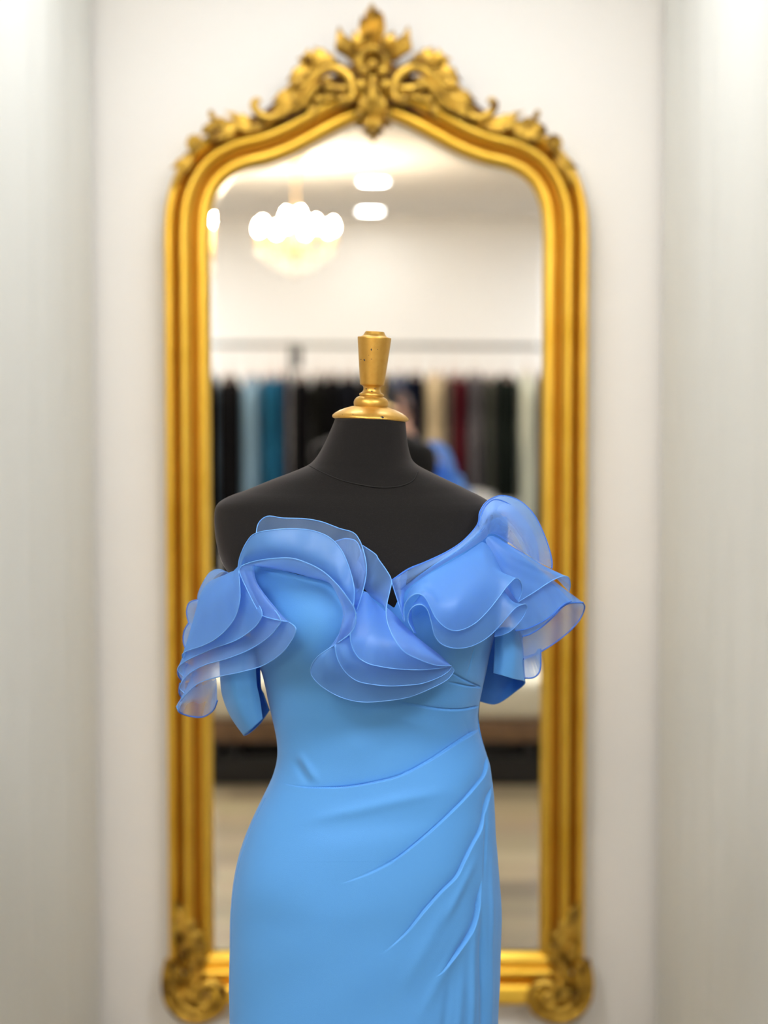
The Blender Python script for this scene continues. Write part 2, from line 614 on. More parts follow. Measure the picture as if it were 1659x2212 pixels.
def add_crest():
    # fluted plume
    k = MB()
    us = np.linspace(-1, 1, 61)
    topy = np.interp(us, [-1, -.86, -.6, -.5, -.3, -.22, 0, .2, .3, .5, .62, .8, .92, 1], [190, 140, 165, 95, 110, 62, 42, 66, 105, 85, 120, 112, 140, 180])
    Gp = []
    for i in range(34):
        v = i / 33
        row = []
        for u, ty in zip(us, topy):
            y_ = 420 + (ty - 420) * v
            hwid = 40 + 62 * min(1, v * 1.5) ** .8 - 14 * max(0, v - .8) * 5 * .4
            q = M2(*c3(735 + u * hwid, y_))
            row.append((q[0], YC - .004 - .010 * math.sin(math.pi * min(1, v * 1.1)) * (1 - .5 * u * u) - .0035 * math.cos(u * 3 * math.pi * 1.33) - .004 * v, q[1]))
        Gp.append(row)
    Gp = np.array(Gp); Gb_ = Gp.copy(); Gb_[:, :, 1] += .010
    k.grid(Gp); k.grid(Gb_, flip=True); k.grid([Gp[-1], Gb_[-1]]); k.grid([Gp[:, 0], Gb_[:, 0]]); k.grid([Gb_[:, -1], Gp[:, -1]])
    k.build('plume', M_goldc, crest)
    for s in (-1, 1):
        k = MB()
        m3 = (lambda x, y: c3(x, y) if s < 0 else mr_(c3(x, y), 1))
        leaf(k, m3(640, 440), m3(478, 225), .021, 2, .022, .012, bend=.22 * -s)
        leaf(k, m3(660, 420), m3(590, 262), .017, 2, .012, .012, yc=YC - .004)
        leaf(k, m3(600, 480), m3(470, 320), .015, 2, .010, .010, yc=YC)
        k.build('side_leaf', M_goldc, crest)
    # shell
    k = MB()
    cc = M2(*c3(738, 500))
    G = []
    for i in range(22):
        s_ = i / 21
        row = []
        for j in range(121):
            a = math.pi * (-.16 + 1.32 * j / 120)
            rr = .0125 + s_ * (.030 + .002 * abs(math.sin(a * 9.0)))
            rx = rr * 1.02
            dep = .016 + .026 * math.sin(math.pi * (s_ * .8 + .1)) + .003 * s_ * abs(math.sin(a * 9))
            row.append((cc[0] + rx * math.cos(a), YC - dep + .010 * (s_ > .97), cc[1] - .004 + rr * math.sin(a) * 1.0))
        G.append(row)
    k.grid(G)
    k.build('shell', M_goldc, crest)
    k = MB()
    k.ball((cc[0], YC - .002, cc[1] - .004), .026, 12, (1, .5, .9))
    for j in range(15):
        a = math.pi * (.06 + .88 * j / 14)
        k.ball((cc[0] + .043 * math.cos(a), YC - .034, cc[1] + .041 * math.sin(a) - .003), .0042, 6)
    k.build('beading', M_goldc, crest)
    for s in (-1, 1):
        m3 = (lambda x, y: c3(x, y) if s < 0 else mr_(c3(x, y), 1))
        m4 = (lambda x, y: c4(x, y) if s < 0 else mr_(c4(x, y), 1))
        k = MB()
        pix(k, *m3(672, 590), .0125, .042); pix(k, *m3(650, 695), .0130, .040); pix(k, *m3(510, 808), .0135, .036)
        pix(k, *m3(632, 912), .0100, .030)
        k.build('bead', M_goldc, crest)
        # C scroll
        k = MB()
        strip(k, [m3(10, 930), m3(130, 830), m3(215, 720), m3(300, 620), m3(400, 558), m3(490, 570), m3(560, 630), m3(590, 720), m3(575, 790), m3(520, 820)],
              .006, .008, YC - .012, .020, 80, .0125)
        strip(k, [m3(60, 905), m3(180, 850), m3(250, 760), m3(330, 680), m3(420, 640)], .004, .007, YC - .016, .012, 50, .009)
        k.build('scroll', M_goldc, crest)
        k = MB()
        strip(k, [m3(345, 675), m3(400, 700), m3(470, 718), m3(545, 715)], .009, .008, YC - .022, .006, 40, .011)
        strip(k, [m3(330, 780), m3(380, 790), m3(440, 770), m3(500, 745)], .006, .006, YC - .010, .006, 30, .009)
        k.build('scroll_bar', M_goldc, crest)
        # leaf mass above the scroll
        k = MB()
        leaf(k, m3(480, 560), m3(290, 385), .026, 4, .018, .014, bend=-.12 * s, yc=YC - .004)
        leaf(k, m3(400, 520), m3(155, 480), .022, 4, .014, .014, bend=.05 * s, yc=YC - .002)
        leaf(k, m3(360, 560), m3(75, 650), .024, 4, .014, .012, bend=.1 * s)
        leaf(k, m3(260, 600), m3(90, 700), .020, 3, .016, .012, yc=YC - .008)
        leaf(k, m3(330, 470), m3(455, 490), .014, 2, .012, .010, yc=YC - .010)
        leaf(k, m3(240, 560), m3(245, 400), .014, 3, .012, .012, yc=YC - .012)
        leaf(k, m3(560, 640), m3(430, 530), .013, 2, .008, .012, yc=YC - .014)
        k.build('acanthus_leaf', M_goldc, crest)
        # hanging leaves under the scroll
        k = MB()
        leaf(k, m3(260, 700), m3(225, 860), .012, 2, .010, .010, yc=YC - .010)
        leaf(k, m3(330, 720), m3(310, 860), .010, 2, .008, .010, yc=YC - .006)
        leaf(k, m3(290, 780), m3(265, 960), .015, 2, .004, .012, yc=YC + .006)
        leaf(k, m3(430, 720), m3(350, 820), .012, 2, .010, .010, yc=YC - .006)
        leaf(k, m3(170, 800), m3(10, 940), .014, 3, .010, .010, yc=YC - .010)
        k.build('hanging_leaf', M_goldc, crest)
        # along the shoulder of the arch
        k = MB()
        leaf(k, m4(1420, 60), m4(1060, 300), .017, 5, .006, .012, bend=.05 * s, yc=YC - .002)
        leaf(k, m4(1330, 40), m4(1070, 180), .014, 3, .010, .010, yc=YC)
        strip(k, [m4(1150, 290), m4(1050, 330), m4(960, 290), m4(915, 215), m4(945, 175), m4(975, 190)], .008, .004, YC - .006, .012, 50, .0095)
        leaf(k, m4(1080, 360), m4(650, 260), .015, 5, .012, .012, bend=-.10 * s, yc=YC + .002)
        leaf(k, m4(1060, 375), m4(640, 350), .015, 4, .008, .010, bend=-.10 * s, yc=YC - .002)
        k.build('acanthus_leaf', M_goldc, crest)
        k = MB()
        leaf(k, m4(690, 370), m4(560, 340), .010, 2, .008, .008, yc=YC - .004)
        strip(k, [m4(600, 370), m4(560, 330), m4(530, 285), m4(545, 268)], .006, .004, YC, .01, 24, .007)
        leaf(k, m4(690, 340), m4(690, 545), .020, 3, .010, .012, yc=YC - .002)
        leaf(k, m4(690, 400), m4(450, 420), .016, 3, .010, .012, yc=YC)
        leaf(k, m4(690, 440), m4(470, 530), .018, 4, .010, .012, yc=YC - .004)
        leaf(k, m4(600, 360), m4(440, 480), .014, 3, .010, .012, yc=YC - .008)
        k.build('acanthus_leaf', M_goldc, crest)
        k = MB()   # rosette
        for j in range(8):
            a = 2 * math.pi * j / 8
            cx_, cy_ = 388 + 52 * math.cos(a), 555 + 56 * math.sin(a)
            pix(k, *m4(cx_, cy_), .0068, .012, (1, .8, 1))
        pix(k, *m4(388, 555), .008, .020)
        k.build('rosette', M_goldc, crest)
        k = MB()
        leaf(k, m4(400, 600), m4(165, 775), .013, 3, .010, .010, yc=YC, bend=-.08 * s)
        leaf(k, m4(370, 640), m4(255, 850), .013, 3, .008, .010, yc=YC - .003)
        leaf(k, m4(310, 680), m4(195, 960), .011, 3, .004, .010, yc=YC)
        k.build('acanthus_leaf', M_goldc, crest)
    # central mask and pendant
    k = MB()
    leaf(k, c3(742, 600), c3(742, 1085), .036, 2, -.004, .030, yc=YC - .006, rib=-.004)
    leaf(k, c3(690, 700), c3(655, 960), .013, 2, .006, .012, yc=YC - .016)
    leaf(k, c3(795, 700), c3(830, 960), .013, 2, .006, .012, yc=YC - .016)
    leaf(k, c3(742, 900), c3(742, 1070), .020, 2, .010, .016, yc=YC - .018, rib=-.003)
    strip(k, [c3(742, 620), c3(740, 720), c3(738, 800), c3(742, 850)], .008, .006, YC - .034, .0, 24, .011)
    pix(k, *c3(742, 800), .010, .046)
    for t in (-2, -1, 0, 1, 2):
        leaf(k, c3(742 + t * 12, 930), c3(742 + t * 42, 1075 - abs(t) * 35), .008, 1, .008, .008, yc=YC - .012)
    k.build('pendant', M_goldc, crest)
    # plain board behind the carving, dark brown throughout
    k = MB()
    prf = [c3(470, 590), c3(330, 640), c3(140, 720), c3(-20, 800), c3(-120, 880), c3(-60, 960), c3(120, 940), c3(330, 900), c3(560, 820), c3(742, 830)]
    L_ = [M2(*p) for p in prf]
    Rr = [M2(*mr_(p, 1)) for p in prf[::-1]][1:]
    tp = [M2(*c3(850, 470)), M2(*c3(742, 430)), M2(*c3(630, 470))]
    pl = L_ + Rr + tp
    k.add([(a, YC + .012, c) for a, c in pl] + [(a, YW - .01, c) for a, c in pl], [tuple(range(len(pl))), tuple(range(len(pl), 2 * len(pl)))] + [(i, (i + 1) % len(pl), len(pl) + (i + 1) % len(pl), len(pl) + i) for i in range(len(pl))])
    k.build('crest_board', mat('dark brown board', (.10, .035, .008), .5, metal=.3), crest, smooth=False)


add_crest()


def c6(x, y): return (330 + x / 6.66, 1880 + y / 6.66)


for s in (-1, 1):
    m6 = (lambda x, y: c6(x, y) if s < 0 else (2 * CX + 5 - c6(x, y)[0], c6(x, y)[1]))
    root = empty('corner_carving', (0, 0, 0), None, None)
    root.parent = mirror
    q = M2(*m6(700, 1750))
    root.location = (q[0] - mirror.location.x, YC - YW, q[1] - mirror.location.z)
    for kk in ('label', 'category'):
        if kk in root: del root[kk]
    k = MB()
    a_ = [m6(250, 1250), m6(210, 1450), m6(205, 1650), m6(250, 1850), m6(390, 2010), m6(600, 2090), m6(800, 2050), m6(960, 1950), m6(1030, 1800), m6(1000, 1640), m6(880, 1560), m6(760, 1580), m6(680, 1680), m6(690, 1800), m6(780, 1870), m6(870, 1820), m6(850, 1740)]
    strip(k, a_, .010, .007, YC + .004, .026, 140, .012)
    strip(k, [m6(330, 1350), m6(310, 1550), m6(360, 1750), m6(480, 1900), m6(640, 1960), m6(800, 1930), m6(900, 1840)], .008, .005, YC - .004, .012, 70, .010)
    k.build('volute', M_goldc, root)
    k = MB()
    q = M2(*m6(560, 1800)); k.ball((q[0], YC + .018, q[1]), .056, 16, (1.0, .45, .86))
    q = M2(*m6(790, 1760)); k.ball((q[0], YC - .012, q[1]), .018, 12, (1, .7, 1))
    pix(k, *m6(420, 1750), .009, .020); pix(k, *m6(620, 1570), .009, .016); pix(k, *m6(600, 1760), .007, .022)
    k.build('boss', M_goldc, root)
    k = MB()
    leaf(k, m6(620, 1700), m6(330, 380), .036, 7, .004, .012, bend=.06 * s, yc=YC + .004)
    leaf(k, m6(480, 1650), m6(640, 1190), .013, 2, .008, .012, yc=YC - .010)
    leaf(k, m6(560, 1660), m6(720, 1330), .010, 2, .006, .010, yc=YC - .004)
    leaf(k, m6(420, 1650), m6(330, 1230), .014, 3, .008, .010, yc=YC - .006)
    leaf(k, m6(470, 1350), m6(460, 960), .012, 3, .006, .010, yc=YC - .008)
    leaf(k, m6(560, 1300), m6(620, 800), .013, 3, .006, .010, yc=YC)
    leaf(k, m6(400, 1050), m6(370, 600), .012, 3, .006, .010, yc=YC - .006)
    leaf(k, m6(470, 1000), m6(480, 780), .009, 2, .006, .008, yc=YC - .004)
    for (x, y) in ((375, 670), (460, 1030), (345, 1290)): pix(k, *m6(x, y), .0075, .016)
    leaf(k, m6(760, 1640), m6(960, 1480), .013, 2, .006, .010, yc=YC - .010)
    k.build('acanthus_leaf', M_goldc, root)


# ------------------------------------------------------------------ dress form
rowsT = [(903, 724, 874), (915, 720, 876), (954, 703, 880), (978, 690, 885), (992, 680, 890), (1003, 668, 900), (1012, 650, 915), (1022, 625, 935), (1035, 590, 962), (1048, 558, 990),
         (1060, 528, 1013), (1070, 500, 1034), (1080, 480, 1052), (1090, 469, 1068), (1105, 464, 1082), (1140, 464, 1092), (1180, 470, 1096), (1220, 483, 1092),
         (1260, 503, 1084), (1310, 527, 1074), (1360, 548, 1062), (1420, 568, 1046), (1480, 582, 1032), (1540, 594, 1024), (1600, 606, 1032), (1650, 604, 1046),
         (1700, 587, 1054), (1750, 564, 1058), (1800, 541, 1061), (1850, 524, 1066), (1900, 514, 1070), (1950, 509, 1073), (2000, 506, 1073), (2100, 505, 1071)]
rT = np.array(rowsT, float)
# depth (front, back) of the body by photo row
dep = np.array([(903, .052, .052), (954, .056, .056), (990, .060, .064), (1012, .062, .072), (1035, .066, .082), (1060, .074, .092), (1090, .086, .102), (1140, .102, .110),
                (1200, .120, .112), (1270, .137, .110), (1330, .142, .106), (1400, .134, .100), (1480, .114, .093), (1560, .100, .090), (1620, .100, .094), (1700, .108, .104),
                (1800, .118, .118), (1900, .122, .125), (2000, .120, .124), (2300, .116, .116), (3150, .13, .14)], float)


def fit(y, tab, c):
    """monotone smooth interpolation"""
    return np.interp(y, tab[:, 0], tab[:, c])


def smooth_tab(tab, n=600):
    p = crv(tab, n * 2)
    o = np.argsort(p[:, 0])
    return p[o]


rTs = smooth_tab(rT)
depS = smooth_tab(dep)


def zrow(y): return P(800, y, Y0)[2]


def front_depth(px, py):
    l = fit(py, rTs, 1); r = fit(py, rTs, 2)
    t = (px - (l + r) / 2) / ((r - l) / 2)
    return fit(py, depS, 1) * math.sqrt(max(0.0, 1 - min(1.0, abs(t)) ** 2.2))


def body_grid(tab, ys, phis, grow=0.0, bust=True):
    """rows (len ys) x angles (len phis); phi 0 = right side, pi/2 = front"""
    G = np.zeros((len(ys), len(phis), 3))
    for i, y in enumerate(ys):
        l = fit(y, tab, 1); r = fit(y, tab, 2)
        pl = P(l, y, Y0); pr__ = P(r, y, Y0)
        cx = (pl[0] + pr__[0]) / 2; a = (pr__[0] - pl[0]) / 2 + grow
        bf = fit(y, depS, 1) + grow; bb = fit(y, depS, 2) + grow
        c = np.cos(phis); s_ = np.sin(phis)
        ex = 2 / 2.2
        X = cx + a * np.sign(c) * np.abs(c) ** ex
        S = np.sign(s_) * np.abs(s_) ** ex
        Yv = Y0 - np.where(S > 0, bf * S, bb * S)
        G[i, :, 0] = X; G[i, :, 1] = Yv; G[i, :, 2] = pl[2]
        if bust:
            # two soft bust volumes
            px_, py_ = PX(np.stack([X, np.full_like(X, Y0), G[i, :, 2]], -1))
            for (bx, by) in ((680, 1330), (930, 1320)):
                g = np.exp(-(((px_ - bx) / 85) ** 2 + ((y - by) / 90) ** 2))
                G[i, :, 1] -= .017 * g * (S > 0) * np.clip(S * 2, 0, 1)
            g = np.exp(-(((px_ - 806) / 45) ** 2 + ((y - 1310) / 90) ** 2))
            G[i, :, 1] += .010 * g * (S > 0)
    return G


def bust_bump(px, py):
    return .017 * (math.exp(-(((px - 680) / 85) ** 2 + ((py - 1330) / 90) ** 2)) + math.exp(-(((px - 930) / 85) ** 2 + ((py - 1320) / 90) ** 2))) - .010 * math.exp(-(((px - 806) / 45) ** 2 + ((py - 1310) / 90) ** 2))


def ruf_depth(px, py):
    """smooth envelope just in front of body and sleeves"""
    d = .11
    for _ in range(2):
        y = 865 + (py - 865) * (1 - d / Y0); x = 829.5 + (px - 829.5) * (1 - d / Y0)
        l = fit(y, rTs, 1); r = fit(y, rTs, 2)
        t = abs((x - (l + r) / 2) / ((r - l) / 2))
        q = min(1, max(0, (t - .4) / 1.1))
        d = (fit(y, depS, 1) + .004) * (1 - q * q * (3 - 2 * q)) + bust_bump(x, y)
        yy = math.exp(-((py - 1400) / 220) ** 4)
        a = yy * (.064 * math.exp(-((px - 530) / 70) ** 2) + .062 * math.exp(-((px - 1095) / 62) ** 2))
        d = math.log(math.exp(d / .012) + math.exp(a / .012) - .6) * .012
    return d


form = empty('dress_form', (P(795, 1500, Y0)[0], Y0, 0), 'black jersey dress form with a gold neck finial wearing the blue gown', 'mannequin')
phis = np.linspace(0, 2 * math.pi, 160, endpoint=False)
ys = np.r_[np.linspace(903, 990, 16)[:-1], np.linspace(990, 1110, 60)[:-1], np.linspace(1110, 2100, 110)]
Gt = body_grid(rTs, ys, phis)
ins = .015 * np.clip((ys - 1215) / 130, 0, 1)[:, None]
ctr_ = np.stack([Gt[:, :, 0].mean(1), np.full(len(ys), Y0)], 1)[:, None, :]
dv_ = Gt[:, :, :2] - ctr_
dn_ = np.linalg.norm(dv_, axis=2)[:, :, None]
Gt[:, :, :2] = ctr_ + dv_ * (dn_ - ins[:, :, None]) / dn_
k = MB(); k.grid(Gt, cu=True)
nb = len(k.v)
k.f.append(tuple(range(nb - 160, nb))); k.mi.append(0)
k.f.append(tuple(range(0, 160))[::-1]); k.mi.append(0)
torso = k.build('torso', M_blk, form)
# seams (thin welts that follow the cloth)
k = MB()
sm = crv([(668, 1006), (700, 1022), (740, 1038), (790, 1049), (830, 1053), (868, 1049), (893, 1037), (903, 1018)], 60)
k.tube([P(x, y, Y0 - front_depth(x, y) * .985 - .0005) for x, y in sm], .0009, 6)
k.build('neck_seam', M_seam, form)
k = MB()
sm = crv([(486, 1100), (505, 1115), (530, 1140), (552, 1165), (575, 1200), (590, 1240)], 40)
k.tube([P(x, y, Y0 - front_depth(x, y) - .0006) for x, y in sm], .0007, 6)
k.build('armhole_seam', M_seam, form)
# finial
s1 = 1 / 5.673 / 1575
cf = P(800, 908, Y0 - .0)
Mr = Matrix.Rotation(R(2.9), 3, 'Y')
pf = [(0, 1225), (440, 1222), (462, 1212), (470, 1196), (464, 1178), (430, 1148), (380, 1118), (330, 1096), (280, 1078), (238, 1064), (214, 1058)]
k = MB()
k.lathe([(r * s1, (1225 - y) * s1) for r, y in pf], cf, 64, Mr)
k.build('neck_cap', M_knob, form)
pf = [(214, 1062), (206, 1056), (212, 1040), (214, 1012), (208, 985), (190, 958), (160, 940), (143, 934), (141, 930), (150, 924), (152, 912), (148, 900), (138, 897),
      (122, 886), (108, 868), (103, 850), (104, 828), (112, 812), (128, 800), (142, 795), (147, 788), (150, 770), (206, 232), (207, 218), (203, 212), (172, 208), (150, 198), (132, 178), (122, 160), (116, 146), (110, 141), (60, 139), (0.5, 139)]
k = MB()
k.lathe([(r * s1, (1225 - y) * s1) for r, y in pf], cf, 64, Mr)
k.build('finial_knob', M_knob, form, auto=38)
# little chips in the gilding
M_chip = mat('chipped dark wood', (.02, .018, .02), .7)


def chip(px, py, rx, ry, Rr):
    q = P(px, py, Y0)
    ax = cf[0] + (q[2] - cf[2]) * math.tan(R(2.9))
    dx = q[0] - ax
    yy = Y0 - math.sqrt(max(1e-6, Rr ** 2 - dx ** 2)) - .0004
    q = P(px, py, yy)
    pts = []
    nn = 9
    for j in range(nn):
        a = 2 * math.pi * j / nn
        f_ = .7 + .5 * random.random()
        pts.append((q[0] + rx * f_ * math.cos(a), yy - .0001, q[2] + ry * f_ * math.sin(a)))
    k = MB()
    k.add(pts, [tuple(range(nn))])
    k.build('gilding_chip', M_chip, form, smooth=False)


for (x, y, rx, ry, rr) in [(693, 370, 10, 16, 195), (607, 497, 10, 14, 185), (695, 488, 9, 4, 185), (768, 370, 5, 5, 195), (632, 850, 14, 7, 104), (737, 848, 4, 10, 104), (700, 880, 12, 6, 118),
                        (660, 440, 4, 4, 188), (565, 490, 12, 3, 186)]:
    chip(680 + x / 5.673, 690 + y / 5.673, rx * s1, ry * s1, rr * s1)
for (x, y, rx, ry) in [(822, 1200, 34, 14), (338, 1180, 6, 14), (468, 1163, 7, 4), (612, 1200, 6, 4)]:
    chip(680 + x / 5.673, 690 + y / 5.673, rx * s1, ry * s1, 462 * s1)
# pole and base hidden inside the skirt
k = MB(); k.tube([(cf[0], Y0, .02), (cf[0], Y0, zrow(2100))], .014, 16); k.build('stand_pole', M_metal, form)
k = MB(); k.lathe([(.001, 0), (.15, 0), (.155, .008), (.14, .018), (.05, .030), (.02, .045), (.001, .045)], (cf[0], Y0, 0), 48); k.build('stand_base', M_metal, form)

# ------------------------------------------------------------------ gown
gown = empty('evening_gown', (form.location.x, Y0, .02), 'sky blue off-shoulder evening gown with organza ruffles on the black dress form', 'dress')
rowsG = [(1200, 474, 1092), (1260, 500, 1085), (1310, 522, 1079), (1350, 540, 1070), (1400, 556, 1056), (1450, 571, 1045), (1480, 578, 1038), (1510, 584, 1032), (1540, 591, 1028), (1565, 597, 1028), (1585, 601, 1031), (1600, 603, 1036), (1625, 604, 1045),
         (1650, 601, 1052), (1680, 592, 1057), (1700, 583, 1060), (1750, 559, 1063), (1800, 537, 1065), (1850, 520, 1070), (1900, 510, 1074), (1950, 505, 1077), (2000, 502, 1078),
         (2100, 501, 1075), (2212, 501, 1071), (2450, 506, 1068), (2700, 510, 1066), (2900, 500, 1075), (3110, 478, 1098)]
rGs = smooth_tab(np.array(rowsG, float), 900)

# (points, amplitude below, width below, groove, width above, amplitude above)
PLEATS = [
    ([(965, 1447), (990, 1462), (1011, 1473), (1037, 1484)], .0004, 14, .0012, 6),
    ([(965, 1473), (985, 1477), (1010, 1482), (1038, 1485)], .0003, 10, .0008, 4),
    ([(845, 1512), (905, 1525), (951, 1532), (996, 1533), (1034, 1526)], .0007, 26, .0016, 9),
    ([(600, 1688), (623, 1695), (669, 1701), (738, 1700), (806, 1690), (866, 1674), (921, 1647), (990, 1603), (1036, 1575)], .0016, 60, .0048, 22),
    ([(733, 1910), (761, 1901), (806, 1883), (852, 1858), (898, 1823), (948, 1780), (990, 1739), (1022, 1704), (1047, 1670), (1051, 1633)], .0014, 44, .0030, 13),
    ([(820, 2064), (839, 2050), (880, 2013), (916, 1968), (953, 1926), (985, 1894), (1003, 1858), (1022, 1821), (1038, 1791), (1049, 1748), (1061, 1700)], .0018, 36, .0032, 11),
    ([(940, 2110), (958, 2096), (990, 2055), (1015, 2018), (1031, 1977), (1037, 1931), (1041, 1900)], .0020, 26, .0060, 11),
]


def pleat_disp(px, py):
    D = np.zeros_like(px)
    for pts, A, wb, Gv, wa in PLEATS:
        c = crv(pts, 90)
        c = resamp(c, 90)
        sel = (px > c[:, 0].min() - 140) & (px < c[:, 0].max() + 60) & (py > c[:, 1].min() - 140) & (py < c[:, 1].max() + 160)
        if not sel.any(): continue
        x = px[sel]; y = py[sel]
        best = np.full(x.shape, 1e9); tt = np.zeros(x.shape); sg = np.zeros(x.shape)
        for i in range(len(c) - 1):
            a, b_ = c[i], c[i + 1]
            d = b_ - a; L = math.hypot(*d)
            t = np.clip(((x - a[0]) * d[0] + (y - a[1]) * d[1]) / (L * L), 0, 1)
            qx = a[0] + d[0] * t; qy = a[1] + d[1] * t
            ds = np.hypot(x - qx, y - qy)
            m_ = ds < best
            best = np.where(m_, ds, best)
            tt = np.where(m_, (i + t) / (len(c) - 1), tt)
            cr = d[0] * (y - a[1]) - d[1] * (x - a[0])    # >0 : below the line (for left-to-right)
            sg = np.where(m_, np.sign(cr), sg)
        endt = np.clip(tt / .30, 0, 1) * np.clip((1 - tt) / (.22 if pts[-1][0] == 1041 else .05) + (.0 if pts[-1][0] == 1041 else .15), 0, 1)
        endt = endt ** 1.2
        s_ = best * sg
        low = A * np.exp(-np.maximum(s_, 0) / wb) * (1 / (1 + np.exp(-np.clip((s_ - .4) / .35, -40, 40))))
        up = -Gv * np.exp(-np.maximum(-s_, 0) / wa) * (1 - 1 / (1 + np.exp(-np.clip((s_ - .4) / .35, -40, 40))))
        notch = -.0016 * np.exp(-((s_ + .6) / 1.3) ** 2)
        D[sel] += (low + up + notch) * endt
    # soft hollows and ridges between the main folds
    def ridge(p0, p1, wd, amp):
        p0 = np.array(p0, float); p1 = np.array(p1, float)
        d = p1 - p0; L = np.linalg.norm(d)
        t = ((px - p0[0]) * d[0] + (py - p0[1]) * d[1]) / L ** 2
        ds = ((px - p0[0]) * d[1] - (py - p0[1]) * d[0]) / L
        return amp * np.exp(-(ds / wd) ** 2) * np.exp(-((t - .5) / .42) ** 4)
    D += ridge((660, 1775), (970, 1705), 14, .0022)
    D += ridge((650, 1800), (990, 1760), 26, -.0020)
    D += ridge((645, 1625), (686, 1690), 9, .0026) + ridge((632, 1640), (668, 1696), 9, -.0020)
    D += ridge((700, 1640), (860, 1580), 30, .0020)
    D += ridge((790, 1530), (960, 1580), 18, .0016)
    D += ridge((700, 1530), (800, 1640), 22, .0015)
    D += ridge((860, 2150), (1000, 1900), 16, .0016) + ridge((905, 2200), (1010, 2000), 12, .0020)
    D += ridge((960, 1990), (1030, 1850), 9, .0020)
    D += ridge((1040, 1960), (1046, 2300), 7, -.0050) + ridge((1024, 1990), (1018, 2320), 7, .0030)
    D += ridge((1062, 1800), (1060, 2300), 5, .0020)
    D += ridge((1049, 1720), (1046, 1900), 3, -.0020)
    D += ridge((1027, 1392), (1008, 1462), 1.8, -.0012)
    D += ridge((520, 1900), (700, 1960), 60, .002)
    D += ridge((1000, 2090), (985, 2300), 9, .0022) + ridge((975, 2110), (950, 2300), 10, -.0020)
    D += .0009 * np.sin(px / 31 + py / 47) * np.sin(py / 60 - px / 90)
    return D


nf, nb_ = 480, 80
phg = np.r_[np.linspace(-.25, math.pi + .25, nf, endpoint=False), np.linspace(math.pi + .25, 2 * math.pi - .25, nb_, endpoint=False)]
NECK = np.array([(440, 1266), (500, 1246), (528, 1226), (545, 1218), (600, 1228), (655, 1243), (712, 1256), (765, 1268), (810, 1285), (848, 1312), (866, 1284), (900, 1250), (950, 1215), (1000, 1180), (1040, 1140), (1065, 1120), (1120, 1110)], float)


def gown_surface():
    ysg = np.r_[np.linspace(0, 1, 900)]
    # shared row table: row fraction -> photo row, from the neckline of each column down to 2230
    Gtmp = body_grid(rGs, np.array([1260.0]), phg, .003)
    px0, _ = PX(Gtmp[0])
    front = (np.sin(phg) > 0)
    ytop = np.where(front, np.interp(px0, NECK[:, 0], NECK[:, 1]), 1260)
    dd_ = np.array([fit(1260, depS, 1) * max(0, s_) + bust_bump(p_, 1260) for s_, p_ in zip(np.sin(phg), px0)])
    ytop = np.where(front, 865 + (ytop - 865) * (1 - dd_ / Y0), ytop)
    ytop = np.where(~front, np.where(np.cos(phg) > 0, 1200 + 60 * np.clip(-np.sin(phg) * 3, 0, 1), 1270 - 10 * np.clip(-np.sin(phg) * 3, 0, 1)), ytop)
    full = np.linspace(1080, 2230, 576)
    GG = body_grid(rGs, full, phg, .003)
    out = np.zeros((900, len(phg), 3))
    for j in range(len(phg)):
        yy = ytop[j] + (2230 - ytop[j]) * ysg
        for c in range(3):
            out[:, j, c] = np.interp(yy, full, GG[:, j, c])
    low = body_grid(rGs, np.linspace(2230, 3110, 70)[1:], phg, .003)
    out = np.concatenate([out, low], 0)
    # normals
    du = np.roll(out, -1, 1) - np.roll(out, 1, 1)
    dv = np.gradient(out, axis=0)
    nrm = np.cross(du, dv); nrm /= np.linalg.norm(nrm, axis=2)[:, :, None] + 1e-12
    ctr = np.array([form.location.x, Y0, 0])
    sgn = np.sign(((out - ctr)[:, :, :2] * nrm[:, :, :2]).sum(2))
    nrm *= sgn[:, :, None]
    px, py = PX(out)
    D = pleat_disp(px, py)
    mask = np.clip(np.sin(phg) * 3.5 + .35, 0, 1)[None, :]
    D = D * mask
    # gentle flares of the skirt near the hem
    zf = np.clip((.62 - out[:, :, 2]) / .6, 0, 1)
    D += .016 * zf ** 1.3 * np.sin(phg * 9 + .6)[None, :]
    out = out + nrm * D[:, :, None]
    return out


Gg = gown_surface()
# the bodice ends and the skirt begins at the big waist pleat
nr_, nc_ = Gg.shape[:2]
fpx, fpy = PX((Gg[:-1] + Gg[1:]) / 2)
wl = np.array([(480, 1640), (560, 1668), (600, 1688), (623, 1695), (669, 1701), (738, 1700), (806, 1690), (866, 1674), (921, 1647), (990, 1603), (1036, 1575), (1080, 1570)], float)
split = np.where(np.sin(phg)[None, :] > -.1, np.interp(fpx, wl[:, 0], wl[:, 1]), 1600 + 30 * np.cos(phg)[None, :] * -1)
isk = fpy > split
Vg = Gg.reshape(-1, 3)
for nm, pick in (('bodice', False), ('skirt', True)):
    ii, jj = np.nonzero(isk == pick)
    j2 = (jj + 1) % nc_
    F = np.stack([ii * nc_ + jj, ii * nc_ + j2, (ii + 1) * nc_ + j2, (ii + 1) * nc_ + jj], 1)
    used, inv = np.unique(F, return_inverse=True)
    k = MB(); k.add(Vg[used], inv.reshape(F.shape))
    k.build(nm, M_dress, gown)
# side seam piping on the viewer's left edge of the skirt
k = MB()
jl = int(np.argmin(np.abs(phg - (math.pi - .22))))
k.tube(Gg[430:, jl][::8] + np.array([0, -.0002, 0]), .0006, 5)
k.build('side_seam', M_dress, gown)


# ---- sleeves
def A(x, y, o=0.0): return (340 + x / 3.318, 1040 + y / 3.318, o)
def B(x, y, o=0.0): return (800 + x / 3.318, 1040 + y / 3.318, o)


def S(p):
    """(px, py, offset above the cloth surface) -> world point"""
    x, y, o = p
    return P(x, y, Y0 - ruf_depth(x, y) - o)


